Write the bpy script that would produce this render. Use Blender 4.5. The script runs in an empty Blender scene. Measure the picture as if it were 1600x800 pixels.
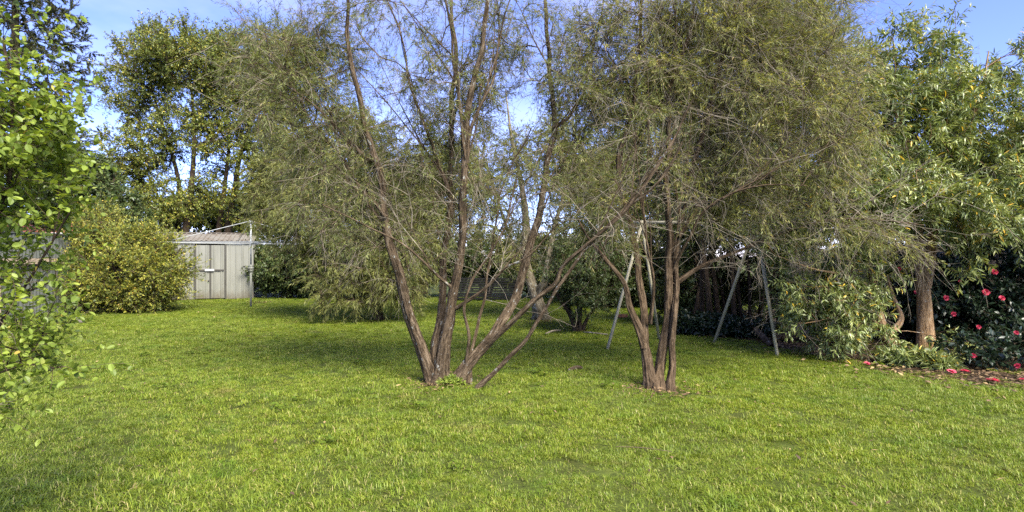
import bpy, bmesh, math, random
import numpy as np
from mathutils import Vector, Matrix, noise as mnoise
R = math.radians
C = bpy.context.scene.collection
scn = bpy.context.scene

# ------------------------------------------------------------------ camera, sky, sun
F, CAMZ = 900.0, 1.5                       # focal length in photo pixels, eye height
cam = bpy.data.cameras.new('camera'); cam.lens = 36*F/1600; cam.sensor_width = 36
cam.clip_start = .05; cam.clip_end = 3000
co = bpy.data.objects.new('camera', cam); co.location = (0, 0, CAMZ); co.rotation_euler = (R(90), 0, 0)
C.objects.link(co); scn.camera = co

SUN_EL, SUN_AZ = R(44), R(146)             # azimuth clockwise from +Y: high behind the camera
w = bpy.data.worlds.new('World'); scn.world = w; w.use_nodes = True
nt = w.node_tree; nt.nodes.clear()
out = nt.nodes.new('ShaderNodeOutputWorld'); bg = nt.nodes.new('ShaderNodeBackground')
sky = nt.nodes.new('ShaderNodeTexSky'); sky.sky_type = 'NISHITA'; sky.sun_disc = False
sky.sun_elevation = SUN_EL; sky.sun_rotation = SUN_AZ; sky.altitude = 2400; sky.air_density = 1.0; sky.dust_density = .1; sky.ozone_density = 4.0
tc = nt.nodes.new('ShaderNodeTexCoord'); mp = nt.nodes.new('ShaderNodeMapping'); mp.inputs['Scale'].default_value = (1.3, 1.3, 4)
nz = nt.nodes.new('ShaderNodeTexNoise'); nz.inputs['Scale'].default_value = 1.6; nz.inputs['Detail'].default_value = 6; nz.inputs['Roughness'].default_value = .55
rp = nt.nodes.new('ShaderNodeValToRGB'); rp.color_ramp.elements[0].position = .42; rp.color_ramp.elements[1].position = .78
rp.color_ramp.elements[0].color = (0, 0, 0, 1); rp.color_ramp.elements[1].color = (.26, .26, .26, 1)
mx = nt.nodes.new('ShaderNodeMix'); mx.data_type = 'RGBA'
nt.links.new(tc.outputs['Generated'], mp.inputs['Vector']); nt.links.new(mp.outputs['Vector'], nz.inputs['Vector'])
nt.links.new(nz.outputs['Fac'], rp.inputs['Fac']); nt.links.new(rp.outputs['Color'], mx.inputs['Factor'])
nt.links.new(sky.outputs['Color'], mx.inputs['A']); mx.inputs['B'].default_value = (7.5, 8.2, 9.2, 1)
tn = nt.nodes.new('ShaderNodeMix'); tn.data_type = 'RGBA'; tn.blend_type = 'MULTIPLY'; tn.inputs['Factor'].default_value = 1; tn.inputs['B'].default_value = (.92, .80, 1.06, 1)   # the slightly violet blue of this sky
nt.links.new(mx.outputs['Result'], tn.inputs['A']); nt.links.new(tn.outputs['Result'], bg.inputs['Color']); bg.inputs['Strength'].default_value = .115
nt.links.new(bg.outputs['Background'], out.inputs['Surface'])

sl = bpy.data.lights.new('sun', 'SUN'); sl.energy = 4.6; sl.angle = R(34); sl.color = (1, .93, .80)
so = bpy.data.objects.new('sun', sl); C.objects.link(so)
to_sun = Vector((math.sin(SUN_AZ)*math.cos(SUN_EL), math.cos(SUN_AZ)*math.cos(SUN_EL), math.sin(SUN_EL)))
so.rotation_euler = (-to_sun).to_track_quat('-Z', 'Y').to_euler(); so.location = to_sun*40
vs = scn.view_settings; vs.view_transform = 'Standard'; vs.look = 'None'; vs.exposure = 1.75; vs.gamma = 1
scn.cycles.max_bounces = 12; scn.cycles.diffuse_bounces = 9; scn.cycles.transmission_bounces = 6; scn.cycles.glossy_bounces = 2
scn.cycles.use_denoising = False; scn.cycles.caustics_reflective = False; scn.cycles.caustics_refractive = False

# ------------------------------------------------------------------ helpers
def P(x, y, d): return np.array(((x-800)/F*d, d, CAMZ-(y-400)/F*d))
def G(x, y):                                # the ground point seen at photo pixel x, y
    d = CAMZ*F/(y-400); return np.array(((x-800)/F*d, d, 0.))
def unit(v): return v/np.maximum(np.linalg.norm(v, axis=-1, keepdims=True), 1e-9)
def tag(o, label=None, cat=None, group=None, kind=None):
    for k, v in (('label', label), ('category', cat), ('group', group), ('kind', kind)):
        if v: o[k] = v
    return o
def empty(name, loc, label, cat, group=None, rz=0):
    o = bpy.data.objects.new(name, None); o.location = loc; o.rotation_euler = (0, 0, rz); o.empty_display_size = .2
    C.objects.link(o); return tag(o, label, cat, group)
def mesh_np(name, V, T, mat, parent=None, v=None, vec=None, rel=True, smooth=False):
    """triangle mesh from arrays; V in world space when rel (made relative to the parent's place)"""
    V = np.asarray(V, np.float32)
    if rel and parent is not None: V = V - np.array(parent.location, np.float32)
    T = np.asarray(T, np.int32)
    me = bpy.data.meshes.new(name); k = T.shape[1]
    me.vertices.add(len(V)); me.vertices.foreach_set('co', V.ravel())
    me.loops.add(T.size); me.loops.foreach_set('vertex_index', T.ravel())
    me.polygons.add(len(T)); me.polygons.foreach_set('loop_start', np.arange(0, T.size, k, dtype=np.int32))
    if smooth: me.polygons.foreach_set('use_smooth', np.ones(len(T), bool))
    if v is not None:
        a = me.attributes.new('v', 'FLOAT', 'POINT'); a.data.foreach_set('value', np.asarray(v, np.float32))
    if vec is not None:
        a = me.attributes.new('bk', 'FLOAT_VECTOR', 'POINT'); a.data.foreach_set('vector', np.asarray(vec, np.float32).ravel())
    me.update(calc_edges=True)
    if mat: me.materials.append(mat)
    o = bpy.data.objects.new(name, me); C.objects.link(o)
    if parent is not None: o.parent = parent
    return o
class MB:
    """collects boxes, bars and tubes, then links them as one object"""
    def __init__(s): s.bm = bmesh.new()
    def box(s, a, b):
        x0, y0, z0 = a; x1, y1, z1 = b
        v = [s.bm.verts.new(p) for p in ((x0,y0,z0),(x1,y0,z0),(x1,y1,z0),(x0,y1,z0),(x0,y0,z1),(x1,y0,z1),(x1,y1,z1),(x0,y1,z1))]
        for f in ((3,2,1,0),(4,5,6,7),(0,1,5,4),(1,2,6,5),(2,3,7,6),(3,0,4,7)): s.bm.faces.new([v[i] for i in f])
        return s
    def tube(s, a, b, r0, r1=None, n=10, cap=True):
        a, b = Vector(a), Vector(b); r1 = r0 if r1 is None else r1
        q = (b-a).to_track_quat('Z', 'Y')
        A = [s.bm.verts.new(a+q@Vector((math.cos(t)*r0, math.sin(t)*r0, 0))) for t in [2*math.pi*i/n for i in range(n)]]
        B = [s.bm.verts.new(b+q@Vector((math.cos(t)*r1, math.sin(t)*r1, 0))) for t in [2*math.pi*i/n for i in range(n)]]
        for i in range(n): f = s.bm.faces.new((A[i], A[(i+1) % n], B[(i+1) % n], B[i])); f.smooth = True
        if cap: s.bm.faces.new(A[::-1]); s.bm.faces.new(B)
        return s
    def extrude(s, prof, a, b):
        """an open profile of (x, y) pairs raised from z=a to z=b"""
        A = [s.bm.verts.new((x, y, a)) for x, y in prof]; B = [s.bm.verts.new((x, y, b)) for x, y in prof]
        for i in range(len(prof)-1): s.bm.faces.new((A[i], A[i+1], B[i+1], B[i]))
        return s
    def solid(s, t):
        bmesh.ops.solidify(s.bm, geom=s.bm.faces[:], thickness=t); return s
    def build(s, name, mat, parent=None, bevel=0):
        if bevel: bmesh.ops.bevel(s.bm, geom=s.bm.edges[:], offset=bevel, segments=2, affect='EDGES', profile=.6)
        bmesh.ops.recalc_face_normals(s.bm, faces=s.bm.faces[:])
        me = bpy.data.meshes.new(name); s.bm.to_mesh(me); s.bm.free()
        if mat: me.materials.append(mat)
        o = bpy.data.objects.new(name, me); C.objects.link(o)
        if parent is not None: o.parent = parent
        return o

# ------------------------------------------------------------------ materials
class NT:
    def __init__(s, name):
        s.m = bpy.data.materials.new(name); s.m.use_nodes = True; s.t = s.m.node_tree; s.t.nodes.clear()
        s.out = s.n('ShaderNodeOutputMaterial')
    def n(s, typ, **kw):
        x = s.t.nodes.new(typ)
        for k, v in kw.items():
            if hasattr(x, k): setattr(x, k, v)
            else: x.inputs[k.replace('_', ' ')].default_value = v
        return x
    def l(s, a, b): s.t.links.new(a, b)
    def noise(s, vec, scale, detail=4, rough=.55):
        x = s.n('ShaderNodeTexNoise', Scale=scale, Detail=detail, Roughness=rough)
        if vec is not None: s.l(vec, x.inputs['Vector'])
        return x.outputs['Fac']
    def ramp(s, fac, stops, interp='LINEAR'):
        x = s.n('ShaderNodeValToRGB'); cr = x.color_ramp; cr.interpolation = interp
        while len(cr.elements) < len(stops): cr.elements.new(.5)
        for e, (p, c) in zip(cr.elements, stops): e.position = p; e.color = (*c, 1) if len(c) == 3 else c
        s.l(fac, x.inputs['Fac']); return x.outputs['Color']
    def mix(s, fac, a, b, blend='MIX'):
        x = s.n('ShaderNodeMix', data_type='RGBA', blend_type=blend)
        for sock, v in (('Factor', fac), ('A', a), ('B', b)):
            if hasattr(v, 'is_output'): s.l(v, x.inputs[sock])
            else: x.inputs[sock].default_value = v if sock == 'Factor' else (*v, 1)
        return x.outputs['Result']
    def scale(s, vec, sc):
        x = s.n('ShaderNodeMapping'); x.inputs['Scale'].default_value = sc; s.l(vec, x.inputs['Vector']); return x.outputs['Vector']
    def attr(s, name, what='Fac'): return s.n('ShaderNodeAttribute', attribute_name=name).outputs[what]
    def bump(s, h, strength, dist): 
        x = s.n('ShaderNodeBump', Strength=strength, Distance=dist); s.l(h, x.inputs['Height']); return x.outputs['Normal']
    def done(s, col, rough=.7, normal=None, trans=0, spec=.4, metal=0, tcol=None):
        b = s.n('ShaderNodeBsdfPrincipled', Roughness=rough, Metallic=metal) if not hasattr(rough, 'is_output') else s.n('ShaderNodeBsdfPrincipled', Metallic=metal)
        if hasattr(rough, 'is_output'): s.l(rough, b.inputs['Roughness'])
        b.inputs['Specular IOR Level'].default_value = spec
        if hasattr(col, 'is_output'): s.l(col, b.inputs['Base Color'])
        else: b.inputs['Base Color'].default_value = (*col, 1)
        if normal is not None: s.l(normal, b.inputs['Normal'])
        sh = b.outputs['BSDF']
        if trans:
            t = s.n('ShaderNodeBsdfTranslucent'); c = tcol if tcol is not None else col
            if hasattr(c, 'is_output'): s.l(c, t.inputs['Color'])
            else: t.inputs['Color'].default_value = (*c, 1)
            mm = s.n('ShaderNodeMixShader', Fac=trans); s.l(sh, mm.inputs[1]); s.l(t.outputs['BSDF'], mm.inputs[2]); sh = mm.outputs['Shader']
        s.l(sh, s.out.inputs['Surface']); return s.m
def leaf_mat(name, stops, rough=.45, trans=.3, spec=.4, warm=(1.15, 1.1, .5)):
    k = NT(name); c = k.ramp(k.attr('v'), stops)
    tcol = k.mix(1.0, c, warm, 'MULTIPLY')
    return k.done(c, rough, None, trans, spec, 0, tcol)
def bark_mat(name, dark, mid, light, lichen=.0, furrow=1.0, sc=1.0):
    k = NT(name); v = k.attr('bk', 'Vector')
    a = k.scale(v, (48*sc, 48*sc, 8*sc)); h = k.noise(a, 1, 7, .68)
    b = k.noise(k.scale(v, (9, 9, 3)), 1, 4, .6)
    c = k.ramp(h, [(.38, dark), (.5, mid), (.64, light)])
    c = k.mix(k.ramp(b, [(.4, (0, 0, 0)), (.65, (.55, .55, .55))]), c, tuple(x*.55 for x in mid))
    if lichen:
        li = k.noise(k.scale(v, (22, 22, 12)), 1, 5, .65)
        c = k.mix(k.ramp(li, [(.6-lichen*.1, (0, 0, 0)), (.66-lichen*.1, (.8, .8, .8))]), c, (.36, .37, .33))
    return k.done(c, .9, k.bump(h, 1.0*furrow, .06), spec=.15)
def plain_mat(name, col, rough=.6, var=.25, scale=6, metal=0, spec=.4, bump=0, stretch=(1, 1, 1)):
    k = NT(name); v = k.n('ShaderNodeTexCoord').outputs['Object']; v = k.scale(v, stretch)
    h = k.noise(v, scale, 5, .6)
    c = k.ramp(h, [(.3, tuple(x*(1-var) for x in col)), (.7, tuple(min(1, x*(1+var)) for x in col))])
    return k.done(c, rough, k.bump(h, bump, .02) if bump else None, spec=spec, metal=metal)

M = {}
# leaves: stops run over the random value each leaf carries
M['needle'] = leaf_mat('bottlebrush_leaf', [(0, (0.072, 0.090, 0.030)), (.45, (0.154, 0.183, 0.054)), (.8, (0.245, 0.273, 0.080)), (.93, (0.344, 0.330, 0.133)), (1, (0.307, 0.224, 0.105))], .5, .45)
M['needle_b'] = leaf_mat('feathery_leaf', [(0, (0.098, 0.121, 0.039)), (.45, (0.208, 0.229, 0.068)), (.8, (0.339, 0.346, 0.103)), (.93, (0.459, 0.414, 0.159)), (1, (0.415, 0.300, 0.136))], .5, .45)
M['weep'] = leaf_mat('weeping_leaf', [(0, (0.080, 0.095, 0.028)), (.5, (0.162, 0.179, 0.048)), (1, (0.265, 0.269, 0.070))], .55, .42)
M['laurel'] = leaf_mat('long_leaf', [(0, (0.085, 0.125, 0.039)), (.4, (0.186, 0.235, 0.071)), (.8, (0.285, 0.322, 0.110)), (.955, (0.356, 0.370, 0.127)), (.965, (0.600, 0.370, 0.046)), (1, (0.600, 0.428, 0.046))], .36, .25, .55)
M['round'] = leaf_mat('round_leaf', [(0, (0.098, 0.146, 0.026)), (.5, (0.218, 0.292, 0.046)), (.9, (0.333, 0.400, 0.072)), (.975, (0.391, 0.432, 0.110)), (1, (0.529, 0.367, 0.066))], .45, .45, .35)
M['golden'] = leaf_mat('golden_leaf', [(0, (.055, .085, .020)), (.45, (.140, .172, .030)), (.75, (.28, .285, .04)), (.955, (.40, .37, .055)), (1, (.46, .28, .04))], .5, .3)
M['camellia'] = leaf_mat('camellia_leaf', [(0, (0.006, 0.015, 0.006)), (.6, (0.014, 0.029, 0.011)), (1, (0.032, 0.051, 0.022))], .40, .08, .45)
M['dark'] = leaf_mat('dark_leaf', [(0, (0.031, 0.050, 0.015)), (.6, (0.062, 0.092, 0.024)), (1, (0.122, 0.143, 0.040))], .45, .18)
M['back'] = leaf_mat('tall_tree_leaf', [(0, (0.066, 0.097, 0.020)), (.5, (0.147, 0.180, 0.030)), (.85, (0.267, 0.278, 0.043)), (1, (0.466, 0.358, 0.050))], .42, .22)
M['conifer'] = leaf_mat('conifer_leaf', [(0, (0.022, 0.036, 0.014)), (.55, (0.045, 0.059, 0.020)), (1, (0.119, 0.109, 0.031))], .6, .12)
M['lime'] = leaf_mat('lime_leaf', [(0, (0.072, 0.102, 0.017)), (.5, (0.144, 0.180, 0.026)), (1, (0.240, 0.252, 0.042))], .5, .3)
M['bark_a'] = bark_mat('rough_bark', (.022, .015, .009), (.102, .072, .043), (.215, .164, .108), -.1)
M['bark_b'] = bark_mat('furrowed_bark', (.022, .015, .009), (.104, .071, .041), (.205, .152, .098), .0)
M['bark_r'] = bark_mat('mossy_bark', (.11, .065, .030), (.30, .19, .095), (.44, .31, .17), .1, .6, .8)
M['bark_pale'] = bark_mat('pale_bark', (.07, .055, .035), (.16, .135, .09), (.28, .245, .175), .2, .6, .7)
M['bark_dark'] = bark_mat('dark_bark', (.022, .016, .011), (.06, .043, .028), (.11, .082, .056), 0)
M['twig'] = bark_mat('grey_twig', (.11, .09, .065), (.20, .17, .125), (.33, .29, .22), .3, .3)
M['twig_brown'] = bark_mat('brown_twig', (.04, .028, .018), (.10, .072, .046), (.17, .125, .085), 0, .3)

# ------------------------------------------------------------------ foliage and branch builders
LEAF = {   # (along, across, raise by width, raise by length), triangles
 'lance': ([(0,0,0,0), (.42,-.5,-.12,0), (1,0,0,-.08), (.42,.5,-.12,0)], [(0,2,1), (0,3,2)]),
 'long': ([(0,0,0,0), (.36,-.5,.10,.0), (.40,0,-.10,.02), (.36,.5,.10,.0), (.74,-.34,.06,-.03), (.74,.34,.06,-.03), (1,0,0,-.16)],
          [(0,2,1), (0,3,2), (1,2,4), (2,3,5), (2,6,4), (2,5,6)]),
 'oval': ([(0,0,0,0), (.22,-.40,.10,0), (.22,.40,.10,0), (.58,-.5,.12,0), (.58,.5,.12,0), (.86,-.30,.06,-.03), (.86,.30,.06,-.03), (1,0,0,-.06), (.5,0,-.06,.02)],
          [(0,8,1), (0,2,8), (1,8,3), (8,2,4), (3,8,5), (8,4,6), (5,8,7), (8,6,7)]),
 'leafy': ([(0,0,0,0), (.5,-.5,.10,0), (.5,0,-.06,.02), (.5,.5,.10,0), (1,0,0,-.1)], [(0,2,1), (0,3,2), (1,2,4), (2,3,4)]),
}
def leaves(name, pos, d, nrm, L, W, shape, mat, parent, v, rel=True):
    tpl, tri = LEAF[shape]; tpl = np.array(tpl); tri = np.array(tri); n = len(pos)
    d = unit(d); nrm = unit(nrm-d*np.sum(nrm*d, -1, keepdims=True)); side = np.cross(d, nrm)
    t = tpl[None]; L = L[:, None, None]; W = W[:, None, None]
    V = pos[:, None] + t[..., 0:1]*L*d[:, None] + t[..., 1:2]*W*side[:, None] + (t[..., 2:3]*W+t[..., 3:4]*L)*nrm[:, None]
    k = len(tpl); T = (tri[None]+(np.arange(n)*k)[:, None, None]).reshape(-1, 3)
    return mesh_np(name, V.reshape(-1, 3), T, mat, parent, np.repeat(v, k), rel=rel)
def twig_paths(S, D, L, droop, wig, rng, K=3):
    """K+1 points along each of many twigs: arrays (N, K+1, 3)"""
    P_ = [S]; d = unit(D)
    for k in range(K):
        d = unit(d + np.array((0, 0, -1.))*np.reshape(droop, (-1, 1)) + rng.normal(0, wig, d.shape))
        P_.append(P_[-1]+d*(L/K)[:, None])
    return np.stack(P_, 1)
def twig_arrays(Pt, r0, r1=.35):
    N, K1, _ = Pt.shape; ax = unit(Pt[:, -1]-Pt[:, 0]); up = np.where(np.abs(ax[:, 2:3]) > .9, np.array([[1., 0, 0]]), np.array([[0, 0, 1.]]))
    a = unit(np.cross(ax, up)); b = np.cross(ax, a)
    ang = np.arange(3)*2*np.pi/3; off = np.cos(ang)[None, :, None]*a[:, None]+np.sin(ang)[None, :, None]*b[:, None]
    rad = r0[:, None]*np.linspace(1, r1, K1)[None]
    V = Pt[:, :, None]+off[:, None]*rad[:, :, None, None]
    idx = np.arange(N*K1*3).reshape(N, K1, 3); n = np.roll(idx, -1, 2)
    T = np.stack([idx[:, :-1], n[:, :-1], n[:, 1:], idx[:, 1:]], -1).reshape(-1, 4)
    al = np.cumsum(np.linalg.norm(np.diff(Pt, axis=1), axis=-1), 1); al = np.concatenate([np.zeros((N, 1)), al], 1)
    bk = np.concatenate([off[:, None]*rad[:, :, None, None]], -1)
    bk = np.broadcast_to(bk, V.shape).copy(); bk[..., 2] = al[:, :, None]+Pt[:, :1, None, 2]*3
    return V.reshape(-1, 3), T, bk.reshape(-1, 3)
def catmull(pts, step):
    pts = np.asarray(pts, float)
    if len(pts) < 3: 
        n = max(2, int(np.linalg.norm(pts[-1]-pts[0])/step)); return pts[0]+(pts[-1]-pts[0])*np.linspace(0, 1, n)[:, None]
    e = np.vstack([2*pts[0]-pts[1], pts, 2*pts[-1]-pts[-2]]); o = []
    for i in range(len(pts)-1):
        p0, p1, p2, p3 = e[i:i+4]; n = max(2, int(np.linalg.norm(p2-p1)/step)); t = np.linspace(0, 1, n, endpoint=False)[:, None]
        o.append(.5*(2*p1+(p2-p0)*t+(2*p0-5*p1+4*p2-p3)*t*t+(3*p1-p0-3*p2+p3)*t**3))
    return np.vstack(o+[pts[-1:]])
def frames(Q):
    t = unit(np.gradient(Q, axis=0)); a = np.zeros_like(t); v = np.array((1., .2, 0))
    for i in range(len(t)):
        v = v-t[i]*np.dot(v, t[i]); v /= max(np.linalg.norm(v), 1e-6); a[i] = v
    return t, a, np.cross(t, a)
def tube_arrays(Q, r, sides, rng=None, rough=0., flare=0.):
    t, a, b = frames(Q); ang = np.arange(sides)*2*np.pi/sides
    al = np.concatenate([[0], np.cumsum(np.linalg.norm(np.diff(Q, axis=0), axis=1))])
    rr = np.repeat(r[:, None], sides, 1)
    if rough:
        for k, (f, g) in enumerate(((2, 1.3), (3, 2.1), (5, 4.5), (9, 11.), (13, 17.))):
            ph = rng.uniform(0, 6.28, 2)
            rr = rr*(1+rough*(.5, .5, .45, .45, .4)[k]*np.sin(f*ang[None]+ph[0]+1.5*np.sin(al[:, None]*g+ph[1])))
    if flare: rr = rr*(1+flare*np.exp(-al[:, None]/(2.2*r[0]))*(1+.55*np.sin(4*ang[None]+rng.uniform(0, 6))))
    off = np.cos(ang)[None, :, None]*a[:, None]+np.sin(ang)[None, :, None]*b[:, None]
    V = Q[:, None]+off*rr[..., None]; n = len(Q)
    idx = np.arange(n*sides).reshape(n, sides); nx = np.roll(idx, -1, 1)
    T = np.stack([idx[:-1], nx[:-1], nx[1:], idx[1:]], -1).reshape(-1, 4)
    bk = np.stack([np.cos(ang)[None]*r[:, None], np.sin(ang)[None]*r[:, None], np.repeat(al[:, None], sides, 1)], -1)+(Q[0]*1.7)
    return V.reshape(-1, 3), T, bk.reshape(-1, 3)
def join(parts):
    V, T, B, o = [], [], [], 0
    for v, t, b in parts: V.append(v); T.append(t+o); B.append(b); o += len(v)
    return np.vstack(V), np.vstack(T), np.vstack(B)
def sample_env(env, n, rng, gap=.0, gscale=1.0, shell=.0):
    """n points inside a set of ellipsoids (centre, radii, weight), thinned into clumps"""
    ws = np.array([e[2]*e[1][0]*e[1][1]*e[1][2] for e in env]); ws = ws/ws.sum(); o = []
    for tries in range(n*60):
        if len(o) >= n: break
        e = env[rng.choice(len(env), p=ws)]; u = unit(rng.normal(size=3)); r = rng.uniform(shell**3, 1)**(1/3)
        p = e[0]+u*r*e[1]
        if p[2] < .025: continue
        if gap and mnoise.noise(Vector(p*gscale)) < gap-rng.uniform(0, .35): continue
        o.append(p)
    return np.array(o)
def E(px, py, d, rx, ry, rd, w=1.0):
    s = d/F; return (P(px, py, d), np.array((rx*s, rd, ry*s)), w)
def skeleton(stems, targets, rng, step=.16, bf=.25, ang=.6, zmin=.6, rise=.0, wig=.02):
    """grow branches from the stems to every target; returns chains of node ids and the node arrays"""
    pos, drn, path, par, ok = [], [], [], [], []
    for Q, lo in stems:
        t = unit(np.gradient(Q, axis=0)); s = 0.
        for i in range(len(Q)):
            if i: s += np.linalg.norm(Q[i]-Q[i-1])
            pos.append(Q[i]); drn.append(t[i]); path.append(s); par.append(len(pos)-2 if i else -1); ok.append(Q[i][2] > max(zmin, lo))
    n0 = len(pos); cap = n0+len(targets)*40
    A = np.zeros((cap, 3)); A[:n0] = pos; Dn = np.zeros((cap, 3)); Dn[:n0] = drn; Pa = np.zeros(cap); Pa[:n0] = path
    pr = np.full(cap, -1); pr[:n0] = par; OK = np.zeros(cap, bool); OK[:n0] = ok; n = n0
    base = A[:n0][OK[:n0]]
    order = np.argsort([np.min(np.sum((base-c)**2, 1)) for c in targets]); chains = []
    for ci in order:
        c = targets[ci]; v = c-A[:n]; ds = np.linalg.norm(v, axis=1)+1e-6
        cs = np.sum(v*Dn[:n], 1)/ds
        cost = ds*(1+ang*(1-cs))+bf*Pa[:n]; cost[~OK[:n]] = 1e9
        j = int(np.argmin(cost)); q = A[j]; dist = ds[j]
        tan = unit(Dn[j]*.55+v[j]/dist*.7); ctl = q+tan*dist*.5+np.array((0, 0, rise*dist))
        m = min(38, max(2, int(dist/step))); tt = np.linspace(0, 1, m+1)[1:, None]
        pts = (1-tt)**2*q+2*tt*(1-tt)*ctl+tt*tt*c+rng.normal(0, wig, (m, 3))*(1-tt)
        ids = [j]; prev = q
        for k in range(m):
            A[n] = pts[k]; dd = pts[k]-prev; L = np.linalg.norm(dd); Dn[n] = dd/max(L, 1e-6); Pa[n] = Pa[ids[-1]]+L; pr[n] = ids[-1]; OK[n] = True
            ids.append(n); prev = pts[k]; n += 1
        chains.append((ci, ids))
    cnt = np.zeros(n)
    for _, ids in chains: cnt[ids[-1]] += 1
    for i in range(n-1, n0-1, -1): cnt[pr[i]] += cnt[i]
    return A[:n], Dn[:n], cnt, chains, n0
def stem_list(stems, step):
    return [(catmull([np.array(p) for p in s[0]], step), s[1], s[2]) for s in stems]

def grow_tree(name, label, cat, stems, env, n, seed, leafkey, barkkey, group=None, twigkey='twig_brown', gap=0., gscale=1., shell=0.,
              bf=.25, ang=.6, zmin=.6, rise=.0, rt=.004, rp_=.5, step=.16, ntw=6, tlen=(.25, .5), droop=.12, spread=.8, nl=16, leaf=(.06, .009), shape='lance',
              lang=.6, upn=.3, sides=8, rough=.06, stemname='stem', bare=0, barelen=(.4, .8), barekey='twig', stepst=.12, flare=.35, solo=0, wig=.16, tr=.0022, vbias=0., tips=.55, lsp=.25, oddp=.028, bfork=2, limbs=0, limb_z=(.9, 2.6), limb_len=(1.2, 2.6), limb_out=.35, sprays=0, wob=0, spray_on=None, spray_z=(.75, 2.2)):
    rng = np.random.default_rng(seed); random.seed(seed)
    ST = stem_list(stems, stepst); b = ST[0][0][0]
    root = empty(name, (b[0], b[1], 0), label, cat, group)
    nst = len(ST); axis = np.mean([q[len(q)//2] for q, _, _ in ST], 0)
    for _ in range(limbs):
        Q, r0, r1 = ST[rng.integers(0, nst)]; c = np.where((Q[:, 2] > limb_z[0]) & (Q[:, 2] < limb_z[1]))[0]
        if len(c) < 3: continue
        i = int(rng.choice(c)); u = i/len(Q); rs = r0+(r1-r0)*u**.8; q = Q[i]; t = unit(Q[min(i+4, len(Q)-1)]-Q[i]); o_ = q-axis; o_[2] = 0
        d = unit(t*.8+unit(o_)*limb_out*rng.uniform(.2, 1.2)+rng.normal(0, .28, 3)+np.array((0, 0, .25))); d[2] = max(d[2], .55); d = unit(d); L = rng.uniform(*limb_len); pts = [q]
        for k in range(4): d = unit(d+rng.normal(0, .13, 3)+np.array((0, 0, .12))); pts.append(pts[-1]+d*L/4)
        LQ = catmull(pts, stepst*2)                                        # a limb ends inside the crown it carries
        ins = np.where(np.any([np.sum(((LQ-e[0])/(e[1]*1.08))**2, 1) < 1 for e in env], 0))[0]
        if not len(ins) or ins[-1] < 6: continue
        LQ = LQ[:ins[-1]+1]
        ST.append((LQ, min(rs*.65, rng.uniform(.008, .021)), .003))
    for i, (Q, r0, r1) in enumerate(ST):
        u = np.linspace(0, 1, len(Q)); r = (r0+(r1-r0)*u**.65)*(.9 if wob else 1)
        if i < nst and wob:
            ph = rng.uniform(0, 6.28, (3, 2)); al = u*len(Q)*stepst; Q = Q.copy()
            for ax_ in (0, 1): Q[:, ax_] += wob*np.minimum(u*4, 1)*(np.sin(al*3.1+ph[0, ax_])*.5+np.sin(al*6.3+ph[1, ax_])*.35+np.sin(al*13+ph[2, ax_])*.15)
        f = flare if Q[0][2] < .3 else 0
        if f: Q = Q.copy(); Q[0][2] = -.06
        ST[i] = (Q, r0, r1)
        V, T, B = tube_arrays(Q, r, sides if i < nst else 9, rng, rough, f)
        mesh_np(stemname if i < nst else 'limb', V, T, M[barkkey], root, vec=B, smooth=True)
    tg = sample_env(env, n, rng, gap, gscale, shell)
    A, Dn, cnt, chains, n0 = skeleton([(q, 0) for q, _, _ in ST], tg, rng, step, bf, ang, zmin, rise)
    rst = np.concatenate([r0+(r1-r0)*np.linspace(0, 1, len(q))**.8 for q, r0, r1 in ST])
    parts, TS, TD = [], [], []
    for ci, ids in chains:
        r = rt*np.maximum(cnt[ids], 1)**rp_
        if ids[0] < n0: r = np.minimum(r, rst[ids[0]]*.8)
        r[0] = r[1]
        parts.append(tube_arrays(A[ids], r, 5 if r[0] > .012 else 3))
        k = rng.uniform(1-tips, 1, ntw)*(len(ids)-1); k0 = k.astype(int).clip(0, len(ids)-2); f = (k-k0)[:, None]
        idn = np.array(ids); s = A[idn[k0]]*(1-f)+A[idn[k0+1]]*f
        dd = Dn[idn[k0+1]]; TS.append(s); TD.append(unit(dd*.75+rng.normal(0, spread, dd.shape)*.8))
    V, T, B = join(parts)
    bo = mesh_np('branch_work', V, T, M[barkkey], root, vec=B, smooth=True); bo['kind'] = 'stuff'
    TS = np.vstack(TS); TD = np.vstack(TD); N = len(TS); L = rng.uniform(*tlen, N)
    Pt = twig_paths(TS, TD, L, np.full(N, droop), wig, rng)
    V, T, B = twig_arrays(Pt, np.full(N, tr)); tw = mesh_np('twig_work', V, T, M[twigkey], root, vec=B); tw['kind'] = 'stuff'
    # leaves along every twig
    k = rng.uniform(.12, 1, (N, nl))*3; k0 = k.astype(int).clip(0, 2); f = (k-k0)[..., None]; ii = np.arange(N)[:, None]
    pos = Pt[ii, k0]*(1-f)+Pt[ii, k0+1]*f; td = unit(Pt[ii, k0+1]-Pt[ii, k0])
    rad = rng.normal(size=pos.shape); rad = unit(rad-td*np.sum(rad*td, -1, keepdims=True))
    ld = unit(td*(1-lang)+rad*lang+np.array((0, 0, -1))*droop*.8); nr = unit(rng.normal(size=pos.shape)+np.array((0, 0, upn*4)))
    pos, ld, nr = pos.reshape(-1, 3), ld.reshape(-1, 3), nr.reshape(-1, 3); m = len(pos)
    keep = pos[:, 2] > .03; pos, ld, nr = pos[keep], ld[keep], nr[keep]; m = len(pos)
    vt = np.repeat(rng.normal(0, .16, N), nl)[keep]                       # twigs differ a little in colour
    v = np.clip(rng.beta(2, 2.2, m)*.85+vt+vbias+.04, 0, .95); odd = rng.random(m) < oddp; v[odd] = rng.uniform(.965, 1, odd.sum())
    ll = leaf[0]*rng.uniform(1-lsp*1.6, 1+lsp, m); lw = leaf[1]*rng.uniform(1-lsp, 1+lsp, m)
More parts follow.
